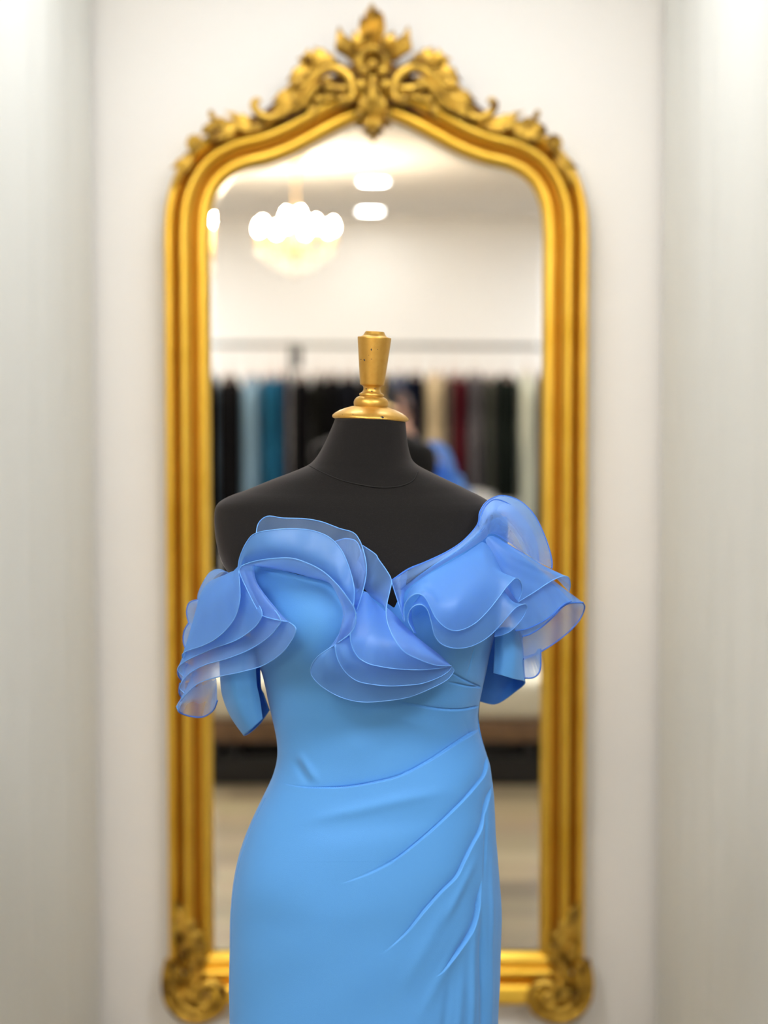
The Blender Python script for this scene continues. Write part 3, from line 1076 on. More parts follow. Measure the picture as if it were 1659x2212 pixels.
def sleeve(rings, edge):
    R3 = np.array([crv(np.array([P(x, y, Y0 - o) for (x, y, o) in r]), 70) for r in rings])
    G = np.stack([crv(R3[:, j], 44) for j in range(70)], 1)
    k = MB(); k.grid(G, flip=edge)
    o = k.build('sleeve', [M_dress, M_lin], gown)
    m_ = o.modifiers.new('thickness', 'SOLIDIFY'); m_.thickness = .0016; m_.offset = -1; m_.material_offset = 1
    m_.material_offset_rim = 0
    return o


# open on the side next to the body: from the front edge round the outside to the back edge
sleeve([[A(700, 1120, .045), A(620, 1110, .055), A(520, 1120, .050), A(440, 1150, .0), A(520, 1150, -.05), A(640, 1150, -.05), A(740, 1150, -.02)],
        [A(712, 1430, .048), A(640, 1425, .055), A(520, 1430, .048), A(450, 1440, .0), A(520, 1450, -.05), A(650, 1460, -.045), A(742, 1450, -.015)],
        [A(732, 1540, .044), A(665, 1545, .050), A(550, 1570, .044), A(474, 1570, .0), A(540, 1590, -.05), A(670, 1580, -.045), A(764, 1520, -.012)],
        [A(744, 1615, .040), A(680, 1640, .044), A(590, 1680, .036), A(531, 1700, .0), A(590, 1700, -.04), A(700, 1650, -.04), A(788, 1590, -.010)],
        [A(755, 1702, .036), A(712, 1742, .036), A(660, 1790, .028), A(619, 1824, .005), A(660, 1806, -.03), A(735, 1740, -.035), A(806, 1640, -.010)]], False)
sleeve([[B(895, 1050, .045), B(960, 1045, .055), B(1040, 1045, .045), B(1088, 1060, .0), B(1040, 1080, -.05), B(930, 1080, -.06), B(840, 1080, -.05)],
        [B(890, 1200, .045), B(960, 1200, .055), B(1048, 1200, .045), B(1098, 1210, .0), B(1040, 1230, -.05), B(930, 1250, -.06), B(820, 1230, -.05)],
        [B(884, 1310, .046), B(960, 1320, .056), B(1045, 1330, .046), B(1106, 1340, .0), B(1050, 1380, -.05), B(930, 1450, -.06), B(800, 1400, -.05)],
        [B(881, 1374, .046), B(940, 1390, .056), B(1030, 1416, .048), B(1112, 1440, .005), B(1050, 1502, -.04), B(905, 1596, -.055), B(772, 1574, -.05)]], True)

# ---- organza ruffles
RUF = []
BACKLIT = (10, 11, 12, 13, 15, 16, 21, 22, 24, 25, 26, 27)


def ruffle(rows, bulge=.0, mtl=None, nu=150, nv=26, hem=-1, wave=.0015, hems=None, seed=0):
    """loft through rows (root first, hem last); points are (px,py,offset)"""
    rs = []
    for r in rows:
        rs.append(crv(np.array(r, float), nu))
    rs = np.array(rs)                     # rows x nu x 3 (px,py,off)
    G = np.stack([crv(rs[:, j], nv) for j in range(nu)], 1)   # nv x nu x 3
    rnd = random.Random(seed)
    ph = rnd.random() * 6
    W = np.zeros((nv, nu, 3))
    for i in range(nv):
        v = i / (nv - 1)
        for j in range(nu):
            u = j / (nu - 1)
            x, y, o = G[i, j]
            o = o + bulge * math.sin(math.pi * v) + wave * v * math.sin(u * 17 + ph + 2 * v) + wave * .6 * math.sin(u * 41 + ph * 2) * v
            W[i, j] = S((x, y, max(o, .002)) if o > -.001 else (x, y, o))
    k = MB(); k.grid(W, mi=0)
    for hidx in (hems or [nv - 1]):
        L = W[hidx]
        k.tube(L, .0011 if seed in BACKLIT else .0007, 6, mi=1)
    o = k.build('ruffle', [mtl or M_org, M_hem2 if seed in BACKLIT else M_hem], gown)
    RUF.append(o)
    return o


# back sheer layer over the black bust
ruffle([[A(690, 610, .004), A(700, 604, .004), A(720, 604, .004), A(800, 614, .004), A(900, 632, .004), A(1000, 655, .004), A(1080, 675, .004), A(1160, 700, .004), A(1230, 720, .004), A(1290, 760, .004), A(1330, 800, .006), A(1360, 840, .008), A(1395, 880, .01), A(1420, 925, .012)],
        [A(700, 500, .020), A(720, 440, .020), A(780, 410, .022), A(860, 430, .024), A(960, 440, .024), A(1080, 460, .024), A(1180, 490, .024), A(1270, 520, .024), A(1310, 560, .024), A(1350, 610, .024), A(1400, 690, .024), A(1420, 760, .022), A(1425, 830, .02), A(1424, 922, .018)],
        [A(705, 390, .022), A(725, 300, .026), A(790, 250, .028), A(900, 262, .028), A(1060, 268, .030), A(1180, 290, .032), A(1300, 335, .034), A(1400, 365, .034), A(1445, 415, .034), A(1475, 490, .034), A(1497, 600, .034), A(1492, 700, .034), A(1462, 820, .030), A(1428, 925, .026)]], mtl=M_org3, seed=1)
# small sheer lobe behind (between the top layer and the centre ruffle)
ruffle([[A(1300, 760, .006), A(1350, 800, .008), A(1400, 850, .010), A(1430, 930, .010)],
        [A(1270, 430, .016), A(1360, 410, .018), A(1440, 450, .018), A(1490, 640, .020)]], bulge=.004, seed=2, wave=.0005)
# second layer
ruffle([[A(600, 660, .010), A(625, 630, .010), A(660, 606, .010), A(700, 604, .008), A(800, 614, .006), A(900, 632, .006), A(1000, 655, .006), A(1100, 682, .006), A(1200, 712, .006), A(1270, 750, .008), A(1310, 800, .010), A(1350, 850, .012), A(1385, 900, .014)],
        [A(600, 600, .030), A(630, 540, .034), A(680, 510, .036), A(760, 485, .040), A(850, 490, .040), A(960, 495, .040), A(1060, 520, .040), A(1160, 570, .040), A(1240, 630, .040), A(1300, 700, .040), A(1340, 770, .038), A(1370, 830, .035), A(1395, 900, .030)],
        [A(575, 640, .030), A(592, 540, .036), A(640, 435, .042), A(705, 372, .046), A(850, 345, .050), A(1000, 340, .050), A(1120, 355, .050), A(1230, 400, .050), A(1310, 480, .050), A(1362, 585, .050), A(1395, 690, .050), A(1412, 790, .048), A(1405, 900, .042)]],
       mtl=M_org2, seed=3, wave=.002)
# front ribbon that curls over and down the right side of the opening
ruffle([[A(650, 640, .006), A(665, 620, .006), A(690, 606, .006), A(800, 622, .006), A(900, 640, .006), A(1000, 662, .006), A(1100, 690, .006), A(1200, 715, .006), A(1270, 760, .008), A(1340, 850, .010), A(1390, 950, .012), A(1405, 1050, .012), A(1390, 1140, .014)],
        [A(640, 640, .050), A(658, 612, .054), A(700, 596, .056), A(800, 578, .058), A(900, 575, .058), A(1000, 592, .058), A(1100, 635, .058), A(1200, 690, .058), A(1255, 750, .056), A(1305, 850, .054), A(1330, 950, .050), A(1310, 1060, .045), A(1280, 1165, .034)],
        [A(590, 655, .060), A(602, 610, .066), A(680, 577, .068), A(800, 556, .070), A(950, 550, .072), A(1060, 580, .074), A(1180, 640, .074), A(1280, 730, .074), A(1360, 830, .072), A(1412, 915, .068), A(1422, 1000, .062), A(1390, 1080, .052), A(1292, 1160, .040)]],
       mtl=M_org, seed=4, wave=.0006, nv=34)
# turned flap at the left of the opening
ruffle([[A(640, 700, .010), A(650, 720, .010), A(670, 760, .010), A(700, 810, .012), A(750, 870, .014), A(810, 930, .016), A(870, 975, .018), A(930, 1003, .02)],
        [A(700, 600, .052), A(695, 625, .052), A(697, 670, .050), A(722, 740, .048), A(785, 830, .044), A(850, 910, .040), A(900, 970, .036), A(938, 1006, .032)],
        [A(640, 590, .066), A(598, 612, .068), A(590, 655, .068), A(640, 770, .064), A(700, 890, .060), A(750, 960, .056), A(860, 993, .048), A(932, 1004, .036)]],
       mtl=M_org, seed=5, wave=.0004)
# sleeve layers, viewer's left (top one first)
ruffle([[A(300, 830, .02), A(320, 780, .02), A(370, 720, .02), A(430, 690, .02), A(480, 670, .02), A(520, 650, .02), A(550, 640, .02), A(565, 625, .024), A(575, 610, .028), A(580, 600, .03)],
        [A(240, 1060, .030), A(250, 1020, .032), A(290, 960, .050), A(370, 900, .062), A(430, 860, .066), A(490, 810, .066), A(540, 760, .064), A(565, 700, .060), A(580, 650, .056), A(585, 620, .050)],
        [A(200, 1285, .024), A(178, 1252, .028), A(205, 1218, .040), A(330, 1175, .066), A(430, 1120, .078), A(520, 1030, .080), A(570, 940, .078), A(592, 830, .074), A(588, 710, .066), A(582, 640, .058)]],
       mtl=M_org2, seed=6, wave=.001)
ruffle([[A(290, 860, .01), A(320, 800, .01), A(380, 740, .012), A(450, 700, .012), A(510, 670, .014), A(560, 650, .016), A(580, 640, .018), A(590, 630, .02), A(600, 620, .02), A(610, 610, .024)],
        [A(220, 1150, .018), A(240, 1100, .020), A(300, 1040, .036), A(390, 980, .046), A(480, 930, .052), A(560, 880, .054), A(620, 830, .052), A(650, 780, .048), A(650, 710, .044), A(620, 640, .040)],
        [A(190, 1400, .012), A(145, 1345, .016), A(200, 1290, .028), A(370, 1210, .052), A(560, 1140, .064), A(680, 1060, .066), A(738, 990, .064), A(748, 930, .060), A(700, 840, .052), A(625, 700, .046)]],
       mtl=M_org2, seed=7, wave=.001)
ruffle([[A(290, 880, .004), A(330, 820, .004), A(400, 750, .006), A(480, 700, .006), A(540, 670, .008), A(580, 660, .010), A(600, 650, .012), A(620, 640, .014), A(630, 630, .016), A(640, 625, .018)],
        [A(220, 1250, .012), A(240, 1190, .012), A(320, 1120, .024), A(430, 1070, .034), A(540, 1020, .040), A(640, 960, .042), A(700, 900, .040), A(720, 840, .038), A(700, 760, .034), A(660, 660, .030)],
        [A(195, 1520, .006), A(160, 1470, .008), A(225, 1380, .020), A(340, 1316, .036), A(500, 1270, .050), A(650, 1210, .054), A(780, 1130, .054), A(855, 1050, .050), A(880, 980, .046), A(760, 830, .038)]],
       mtl=M_org, seed=8, wave=.001)
ruffle([[A(300, 900, .0), A(350, 840, .0), A(430, 770, .0), A(500, 720, .0), A(560, 690, .002), A(600, 670, .004), A(620, 660, .006), A(640, 650, .008), A(650, 640, .010), A(660, 635, .012)],
        [A(240, 1400, .004), A(270, 1320, .004), A(350, 1230, .010), A(460, 1170, .020), A(580, 1120, .026), A(700, 1060, .028), A(790, 1000, .028), A(840, 950, .028), A(850, 920, .028), A(780, 830, .026)],
        [A(150, 1650, .0), A(145, 1600, .0), A(205, 1525, .008), A(300, 1445, .020), A(440, 1400, .032), A(600, 1365, .040), A(760, 1318, .042), A(890, 1232, .042), A(965, 1135, .040), A(992, 1068, .038), A(980, 1035, .036), A(935, 1004, .034)]],
       mtl=M_org, seed=9, wave=.001)
# turned undersides at the far left
ruffle([[A(200, 1532, .0), A(250, 1490, .0), A(300, 1450, .004), A(350, 1430, .006), A(400, 1410, .006), A(418, 1405, .006)],
        [A(150, 1600, -.02), A(230, 1570, -.03), A(310, 1560, -.03), A(370, 1530, -.03), A(410, 1480, -.02), A(425, 1440, -.01)],
        [A(138, 1612, -.01), A(160, 1655, -.03), A(240, 1684, -.04), A(330, 1686, -.04), A(400, 1640, -.03), A(430, 1570, -.02)]], mtl=M_org3, seed=10, wave=.0005)
ruffle([[A(200, 1292, .02), A(240, 1320, .01), A(270, 1350, .005), A(290, 1380, .0)], [A(145, 1345, .0), A(148, 1385, -.01), A(170, 1420, -.02), A(190, 1438, -.02)]], seed=11, wave=.0003)
ruffle([[A(225, 1382, .012), A(250, 1410, .005), A(270, 1440, .0), A(280, 1470, .0)], [A(163, 1445, .0), A(155, 1500, -.01), A(165, 1535, -.02), A(185, 1550, -.02)]], seed=12, wave=.0003)
ruffle([[A(205, 1218, .03), A(230, 1230, .02), A(260, 1250, .01)], [A(180, 1240, .01), A(185, 1270, .0), A(210, 1288, -.01)]], seed=13, wave=.0002)
# puffs behind the arm
ruffle([[A(515, 662, -.01), A(490, 690, -.01), A(460, 730, -.01), A(440, 780, -.01), A(420, 840, -.01), A(400, 920, -.01)],
        [A(490, 645, .0), A(450, 655, .0), A(410, 690, .0), A(370, 750, .0), A(350, 820, .0), A(330, 920, .0)],
        [A(508, 655, -.02), A(440, 630, -.03), A(375, 655, -.04), A(320, 740, -.04), A(290, 825, -.04), A(300, 910, -.04)]], mtl=M_org3, seed=14, wave=.0005)
ruffle([[A(350, 860, -.02), A(340, 910, -.02), A(320, 960, -.02), A(310, 1010, -.02), A(300, 1060, -.02)],
        [A(300, 845, -.04), A(232, 868, -.05), A(210, 930, -.05), A(222, 1000, -.05), A(250, 1064, -.04)]], mtl=M_org3, bulge=.01, seed=15, wave=.0004)
ruffle([[A(290, 1020, -.03), A(285, 1080, -.03), A(275, 1150, -.03), A(260, 1210, -.03)],
        [A(225, 1012, -.05), A(192, 1075, -.06), A(187, 1150, -.06), A(207, 1210, -.05)]], mtl=M_org3, bulge=.01, seed=16, wave=.0004)

# centre: long ruffle from the bust across to the waist, four layers
rootC = lambda d: [A(1400, 1000, .012 + d), A(1405, 940, .012 + d), A(1425, 880, .012 + d), A(1455, 830, .012 + d), A(1495, 790, .010 + d), B(20, 850, .008 + d), B(95, 920, .008 + d), B(170, 980, .008 + d), B(240, 1040, .008 + d), B(320, 1110, .008 + d), B(410, 1180, .008 + d), B(500, 1250, .008 + d), B(575, 1318, .008 + d)]
ruffle([rootC(0),
        [A(1360, 1080, .030), A(1300, 1120, .030), A(1250, 1170, .030), A(1230, 1230, .034), A(1270, 1290, .036), A(1370, 1330, .036), A(1500, 1330, .036), B(60, 1330, .036), B(170, 1330, .034), B(290, 1320, .030), B(400, 1320, .026), B(500, 1320, .020), B(580, 1322, .014)],
        [A(1385, 1085, .040), A(1290, 1160, .036), A(1155, 1250, .026), A(1100, 1335, .022), A(1115, 1405, .024), A(1190, 1478, .028), A(1310, 1545, .032), A(1450, 1580, .034), B(80, 1576, .034), B(270, 1548, .032), B(420, 1490, .028), B(545, 1425, .022), B(597, 1360, .016), B(582, 1328, .014)]],
       mtl=M_org2, seed=17, wave=.001)
ruffle([rootC(.003),
        [A(1390, 1040, .034), A(1350, 1080, .036), A(1330, 1130, .040), A(1350, 1190, .044), A(1410, 1230, .046), A(1480, 1250, .046), B(30, 1255, .046), B(100, 1260, .044), B(190, 1270, .042), B(290, 1275, .036), B(400, 1290, .030), B(490, 1305, .024), B(580, 1322, .016)],
        [A(1385, 1095, .040), A(1285, 1165, .038), A(1275, 1200, .040), A(1295, 1280, .042), A(1345, 1365, .044), A(1430, 1430, .046), A(1540, 1455, .048), B(130, 1466, .046), B(240, 1463, .042), B(370, 1448, .036), B(490, 1405, .028), B(560, 1360, .020), B(582, 1326, .016)]],
       mtl=M_org2, seed=18, wave=.001)
ruffle([rootC(.006),
        [A(1410, 1000, .034), A(1400, 1020, .040), A(1410, 1050, .044), A(1440, 1090, .048), A(1490, 1110, .050), B(10, 1120, .052), B(70, 1130, .052), B(140, 1150, .050), B(220, 1180, .046), B(310, 1210, .040), B(410, 1250, .034), B(500, 1290, .026), B(580, 1322, .018)],
        [A(1428, 940, .050), A(1395, 1040, .050), A(1383, 1110, .050), A(1398, 1190, .052), A(1440, 1262, .054), A(1510, 1305, .056), B(60, 1325, .056), B(160, 1341, .054), B(270, 1349, .048), B(370, 1350, .042), B(470, 1342, .034), B(540, 1332, .024), B(582, 1324, .018)]],
       mtl=M_org2, seed=19, wave=.001)
ruffle([[A(1380, 640, .006), A(1420, 690, .006), A(1460, 740, .006), A(1500, 790, .006), B(20, 840, .006), B(80, 880, .008), B(140, 920, .010), B(200, 980, .012), B(260, 1045, .012), B(330, 1110, .012), B(410, 1175, .012), B(500, 1245, .012), B(575, 1316, .012)],
        [A(1440, 560, .020), A(1490, 610, .022), A(1530, 680, .026), B(20, 740, .028), B(60, 790, .030), B(85, 850, .034), B(110, 920, .040), B(150, 1000, .046), B(210, 1090, .050), B(290, 1170, .050), B(380, 1230, .042), B(480, 1280, .032), B(580, 1320, .020)],
        [A(1470, 458, .026), A(1560, 520, .032), B(60, 560, .038), B(120, 645, .042), B(151, 712, .046), B(138, 790, .050), B(115, 900, .056), B(120, 1000, .062), B(165, 1115, .066), B(240, 1218, .066), B(345, 1275, .056), B(470, 1318, .040), B(582, 1322, .022)]],
       mtl=M_org, seed=20, wave=.001)

# viewer's right: collar that rises to the shoulder and fans out
ruffle([[B(205, 880, .006), B(235, 810, .008), B(290, 750, .010), B(410, 665, .012), B(550, 575, .014), B(690, 495, .016), B(785, 435, .020), B(830, 400, .024), B(845, 380, .026), B(852, 370, .026), B(860, 365, .026), B(870, 362, .026), B(885, 362, .026), B(905, 365, .024), B(930, 380, .022), B(960, 400, .02), B(1000, 440, .02), B(1060, 490, .02)],
        [B(185, 800, .022), B(240, 740, .026), B(330, 680, .032), B(430, 615, .036), B(560, 540, .040), B(680, 460, .044), B(775, 375, .048), B(815, 330, .050), B(840, 270, .050), B(870, 230, .050), B(910, 215, .050), B(950, 215, .050), B(990, 235, .048), B(1040, 290, .044), B(1090, 350, .040), B(1120, 420, .036), B(1150, 490, .032), B(1170, 560, .030)],
        [B(151, 712, .020), B(270, 630, .024), B(390, 580, .026), B(540, 510, .028), B(650, 440, .028), B(740, 350, .026), B(775, 290, .024), B(785, 220, .020), B(830, 150, .014), B(900, 110, .006), B(960, 103, -.002), B(1040, 125, -.010), B(1110, 170, -.014), B(1180, 250, -.016), B(1240, 370, -.014), B(1280, 480, -.010), B(1300, 570, -.004), B(1300, 625, .0)]],
       mtl=M_org3, seed=21, wave=.0006, nu=220)
ruffle([[B(800, 430, .020), B(815, 410, .022), B(828, 395, .024), B(838, 385, .026), B(848, 378, .026), B(860, 375, .026), B(880, 375, .024), B(910, 385, .022), B(950, 410, .02)],
        [B(790, 350, .052), B(820, 310, .054), B(850, 270, .054), B(880, 250, .054), B(930, 260, .052), B(990, 310, .048), B(1030, 370, .042), B(1070, 440, .038), B(1090, 500, .034)],
        [B(775, 320, .040), B(795, 240, .040), B(835, 165, .036), B(900, 130, .030), B(1000, 168, .022), B(1090, 260, .016), B(1150, 350, .014), B(1192, 450, .014), B(1206, 575, .016)]],
       mtl=M_org3, seed=22, wave=.001)
ruffle([[B(270, 640, .012), B(255, 740, .012), B(240, 850, .012), B(245, 960, .012)],
        [B(151, 712, .022), B(175, 790, .022), B(205, 880, .022), B(240, 1000, .018)]], bulge=.006, seed=23, wave=.0003)
# fan of side lobes (furthest first)
ruffle([[B(1100, 1250, -.02), B(1120, 1250, -.02), B(1150, 1240, -.02), B(1180, 1230, -.02), B(1200, 1200, -.02)],
        [B(1100, 1410, -.03), B(1160, 1408, -.04), B(1200, 1382, -.04), B(1219, 1330, -.04), B(1220, 1200, -.04)]], mtl=M_org3, seed=24, wave=.0004)
ruffle([[B(950, 800, -.01), B(1000, 800, -.01), B(1060, 800, -.01), B(1150, 760, -.01), B(1250, 740, -.01), B(1330, 740, -.01), B(1400, 780, -.01)],
        [B(1060, 1080, -.02), B(1120, 1040, -.02), B(1200, 1000, -.02), B(1290, 950, -.02), B(1360, 900, -.02), B(1420, 870, -.02), B(1480, 860, -.02)],
        [B(1100, 1273, -.03), B(1200, 1232, -.04), B(1310, 1165, -.05), B(1420, 1080, -.05), B(1500, 990, -.05), B(1536, 905, -.04), B(1520, 866, -.02)]], mtl=M_org3, seed=25, wave=.0004)
ruffle([[B(840, 440, .0), B(860, 430, .0), B(880, 425, .0), B(900, 425, .0), B(930, 430, .0), B(970, 450, .0), B(1010, 470, .0)],
        [B(960, 800, .006), B(1010, 800, .008), B(1090, 780, .01), B(1160, 720, .02), B(1220, 680, .02), B(1290, 700, .015), B(1340, 730, .01)],
        [B(1090, 1112, .014), B(1150, 1092, .016), B(1240, 1035, .018), B(1320, 960, .02), B(1385, 895, .014), B(1440, 872, .006), B(1525, 868, -.01)]],
       mtl=M_org2, seed=26, wave=.0008)
ruffle([[B(835, 430, .01), B(850, 420, .01), B(870, 415, .01), B(890, 415, .01), B(920, 420, .01), B(960, 440, .01)],
        [B(930, 800, .016), B(990, 810, .018), B(1080, 770, .022), B(1150, 720, .024), B(1230, 700, .022), B(1320, 740, .016)],
        [B(1040, 1070, .026), B(1120, 1058, .028), B(1220, 1012, .028), B(1300, 960, .03), B(1380, 885, .02), B(1440, 858, .012)]],
       mtl=M_org2, seed=27, wave=.0008)
ruffle([[B(825, 420, .016), B(832, 408, .018), B(842, 398, .020), B(858, 392, .020), B(880, 392, .020), B(910, 402, .018), B(940, 420, .016)],
        [B(905, 650, .022), B(945, 620, .026), B(1000, 580, .032), B(1060, 545, .036), B(1130, 545, .034), B(1220, 590, .030), B(1270, 640, .024)],
        [B(1058, 866, .034), B(1180, 790, .040), B(1300, 712, .038), B(1378, 680, .034), B(1420, 690, .024), B(1433, 740, .010), B(1424, 790, .0)]],
       mtl=M_org2, seed=28, wave=.0008)
# front lobes below the collar: lower one, then the upper one
ruffle([[B(330, 1090, .008), B(300, 990, .010), B(300, 900, .012), B(330, 850, .014), B(370, 800, .016), B(410, 770, .018), B(450, 740, .018), B(490, 710, .018), B(540, 680, .018), B(590, 650, .018), B(640, 620, .018), B(690, 590, .018), B(740, 570, .018), B(780, 560, .018), B(820, 570, .018), B(860, 620, .018), B(900, 700, .018), B(930, 800, .016), B(920, 880, .014), B(900, 980, .010), B(895, 1060, .008), B(890, 1100, .006)],
        [B(318, 1086, .020), B(282, 1000, .026), B(285, 920, .030), B(320, 872, .034), B(368, 858, .036), B(415, 890, .036), B(450, 960, .034), B(490, 1010, .034), B(545, 1040, .036), B(600, 1050, .040), B(670, 1030, .044), B(740, 980, .046), B(800, 900, .048), B(860, 820, .048), B(920, 780, .046), B(970, 815, .046), B(1020, 860, .042), B(1030, 900, .038), B(1000, 960, .032), B(950, 1020, .026), B(915, 1070, .016), B(890, 1100, .012)],
        [B(312, 1084, .028), B(271, 1000, .036), B(281, 930, .044), B(320, 890, .048), B(368, 884, .048), B(410, 922, .044), B(438, 1010, .038), B(460, 1100, .034), B(502, 1160, .034), B(570, 1190, .038), B(660, 1195, .044), B(752, 1170, .050), B(850, 1110, .056), B(930, 1030, .060), B(990, 960, .064), B(1050, 900, .066), B(1108, 880, .062), B(1120, 912, .054), B(1090, 980, .046), B(1020, 1060, .040), B(950, 1100, .034), B(890, 1112, .026)]],
       mtl=M_org2, seed=29, wave=.0004, nu=240)
ruffle([[B(255, 1000, .010), B(245, 920, .012), B(258, 840, .016), B(290, 770, .020), B(330, 730, .024), B(380, 695, .026), B(440, 655, .028), B(500, 620, .028), B(560, 585, .028), B(620, 550, .028), B(680, 515, .028), B(730, 480, .028), B(775, 450, .028), B(805, 435, .028), B(840, 455, .026), B(865, 490, .024), B(890, 540, .020), B(905, 620, .016)],
        [B(250, 1000, .030), B(242, 910, .036), B(270, 850, .044), B(320, 790, .050), B(380, 770, .054), B(440, 800, .052), B(490, 850, .050), B(540, 870, .052), B(590, 860, .056), B(640, 830, .060), B(690, 790, .062), B(750, 730, .062), B(810, 670, .062), B(860, 630, .060), B(900, 620, .056), B(935, 645, .052), B(975, 700, .046), B(1010, 800, .040)],
        [B(246, 1004, .036), B(242, 900, .044), B(285, 828, .054), B(340, 805, .058), B(390, 830, .056), B(430, 900, .050), B(470, 980, .046), B(530, 1042, .046), B(600, 1070, .050), B(680, 1055, .058), B(765, 1005, .066), B(850, 920, .072), B(925, 825, .078), B(985, 745, .080), B(1040, 695, .076), B(1076, 720, .066), B(1086, 785, .056), B(1060, 862, .048)]],
       mtl=M_org2, seed=30, wave=.0004, nu=240)

# ------------------------------------------------------------------ shop behind the camera (seen in the mirror)
DR = 11.0
YR = YM - (DR - YM)


def xr(px, d=DR): return (px - 829.5) / FPX * d
def zr(py, d=DR): return P(800, py, d)[2]


rail_z = zr(746)
rack = empty('clothes_rail', (0, YR, 0), 'long dark steel clothes rail full of gowns before the rear wall', 'clothes rail')
k = MB(); k.tube([(-1.75, YR, rail_z + .01), (1.75, YR, rail_z - .012)], .014, 12); k.build('hanging_bar', M_steel, rack)
for x in (-1.72, xr(629.5), 1.72):
    k = MB()
    k.tube([(x, YR, .03), (x, YR, rail_z + (.06 if abs(x) > 1 else .02))], .013, 10); k.build('upright', M_metal, rack)
    k = MB(); k.tube([(x, YR - .26, .016), (x, YR + .26, .016)], .016, 10); k.build('foot', M_metal, rack)

k = MB(); k.box((xr(638), YR - .02, rail_z - .13), (xr(652), YR + .02, rail_z + .005)); k.build('joint_bracket', M_metal, rack, smooth=False)

# (left px, right px, bottom px, colour, label)
GAR = [
    (438, 470, 1190, (.15, .22, .31), 'steel blue gown on the rail, beside the mirror frame at the left end'),
    (470, 522, 1300, (.004, .004, .005), 'long black gown between a steel blue and a slate blue gown'),
    (522, 566, 1290, (.15, .25, .36), 'slate blue satin gown hanging on the rail'),
    (564, 588, 1200, (.014, .09, .18), 'dark teal blue gown beside the slate blue gown'),
    (586, 606, 1180, (.02, .15, .30), 'bright teal blue gown on the rail'),
    (604, 623, 1230, (.004, .010, .045), 'navy gown next to the teal blue gown'),
    (633, 672, 1300, (.003, .003, .004), 'black gown beside the middle upright, under the joint bracket'),
    (672, 702, 1250, (.006, .006, .005), 'black gown with a pale patch near the neckline'),
    (700, 736, 1240, (.004, .004, .005), 'black gown left of the finial in the reflection'),
    (734, 772, 1220, (.005, .006, .010), 'black gown just behind the left side of the finial'),
    (770, 812, 1220, (.010, .010, .012), 'charcoal gown directly behind the finial'),
    (812, 846, 1180, (.03, .03, .05), 'dark grey gown right behind the finial'),
    (846, 880, 1120, (.030, .055, .12), 'dusty navy gown right of the finial'),
    (878, 918, 1160, (.003, .005, .014), 'midnight blue gown next to the beige gown'),
    (916, 966, 1150, (.48, .40, .27), 'beige sequinned gown on the rail'),
    (962, 980, 1110, (.12, .09, .085), 'taupe gown squeezed between beige and burgundy gowns'),
    (976, 1008, 1120, (.085, .006, .014), 'burgundy velvet gown on the rail'),
    (1006, 1046, 1056, (.10, .095, .11), 'sparkling grey gown on the rail'),
    (1044, 1072, 1062, (.075, .080, .070), 'olive grey gown between grey and black gowns'),
    (1068, 1118, 1078, (.010, .014, .012), 'black long-sleeved gown near the right end of the rail'),
    (1116, 1164, 1290, (.60, .64, .56), 'pale mint white gown at the right end of the rail'),
    (1192, 1226, 1200, (.16, .03, .05), 'wine red gown just past the right end of the mirror view'),
    (1226, 1262, 1240, (.02, .02, .03), 'ink black gown third past the right end of the mirror view'),
    (1262, 1300, 1150, (.30, .22, .18), 'rose beige gown near the right upright of the rail'),
    (1300, 1340, 1240, (.03, .05, .04), 'bottle green gown beside the rose beige gown'),
    (402, 438, 1240, (.006, .006, .01), 'black gown just past the left end of the mirror view'),
    (364, 402, 1200, (.05, .09, .16), 'denim blue gown past the left end of the mirror view'),
    (326, 364, 1240, (.012, .012, .014), 'soot black gown beside the denim blue gown'),
    (288, 326, 1180, (.18, .19, .22), 'silver grey gown near the left upright of the rail'),
    (1162, 1192, 1300, (.006, .016, .016), 'dark green gown partly hidden by the mirror frame'),
]
MH = mat('pale hanger plastic', (.75, .60, .55), .4)
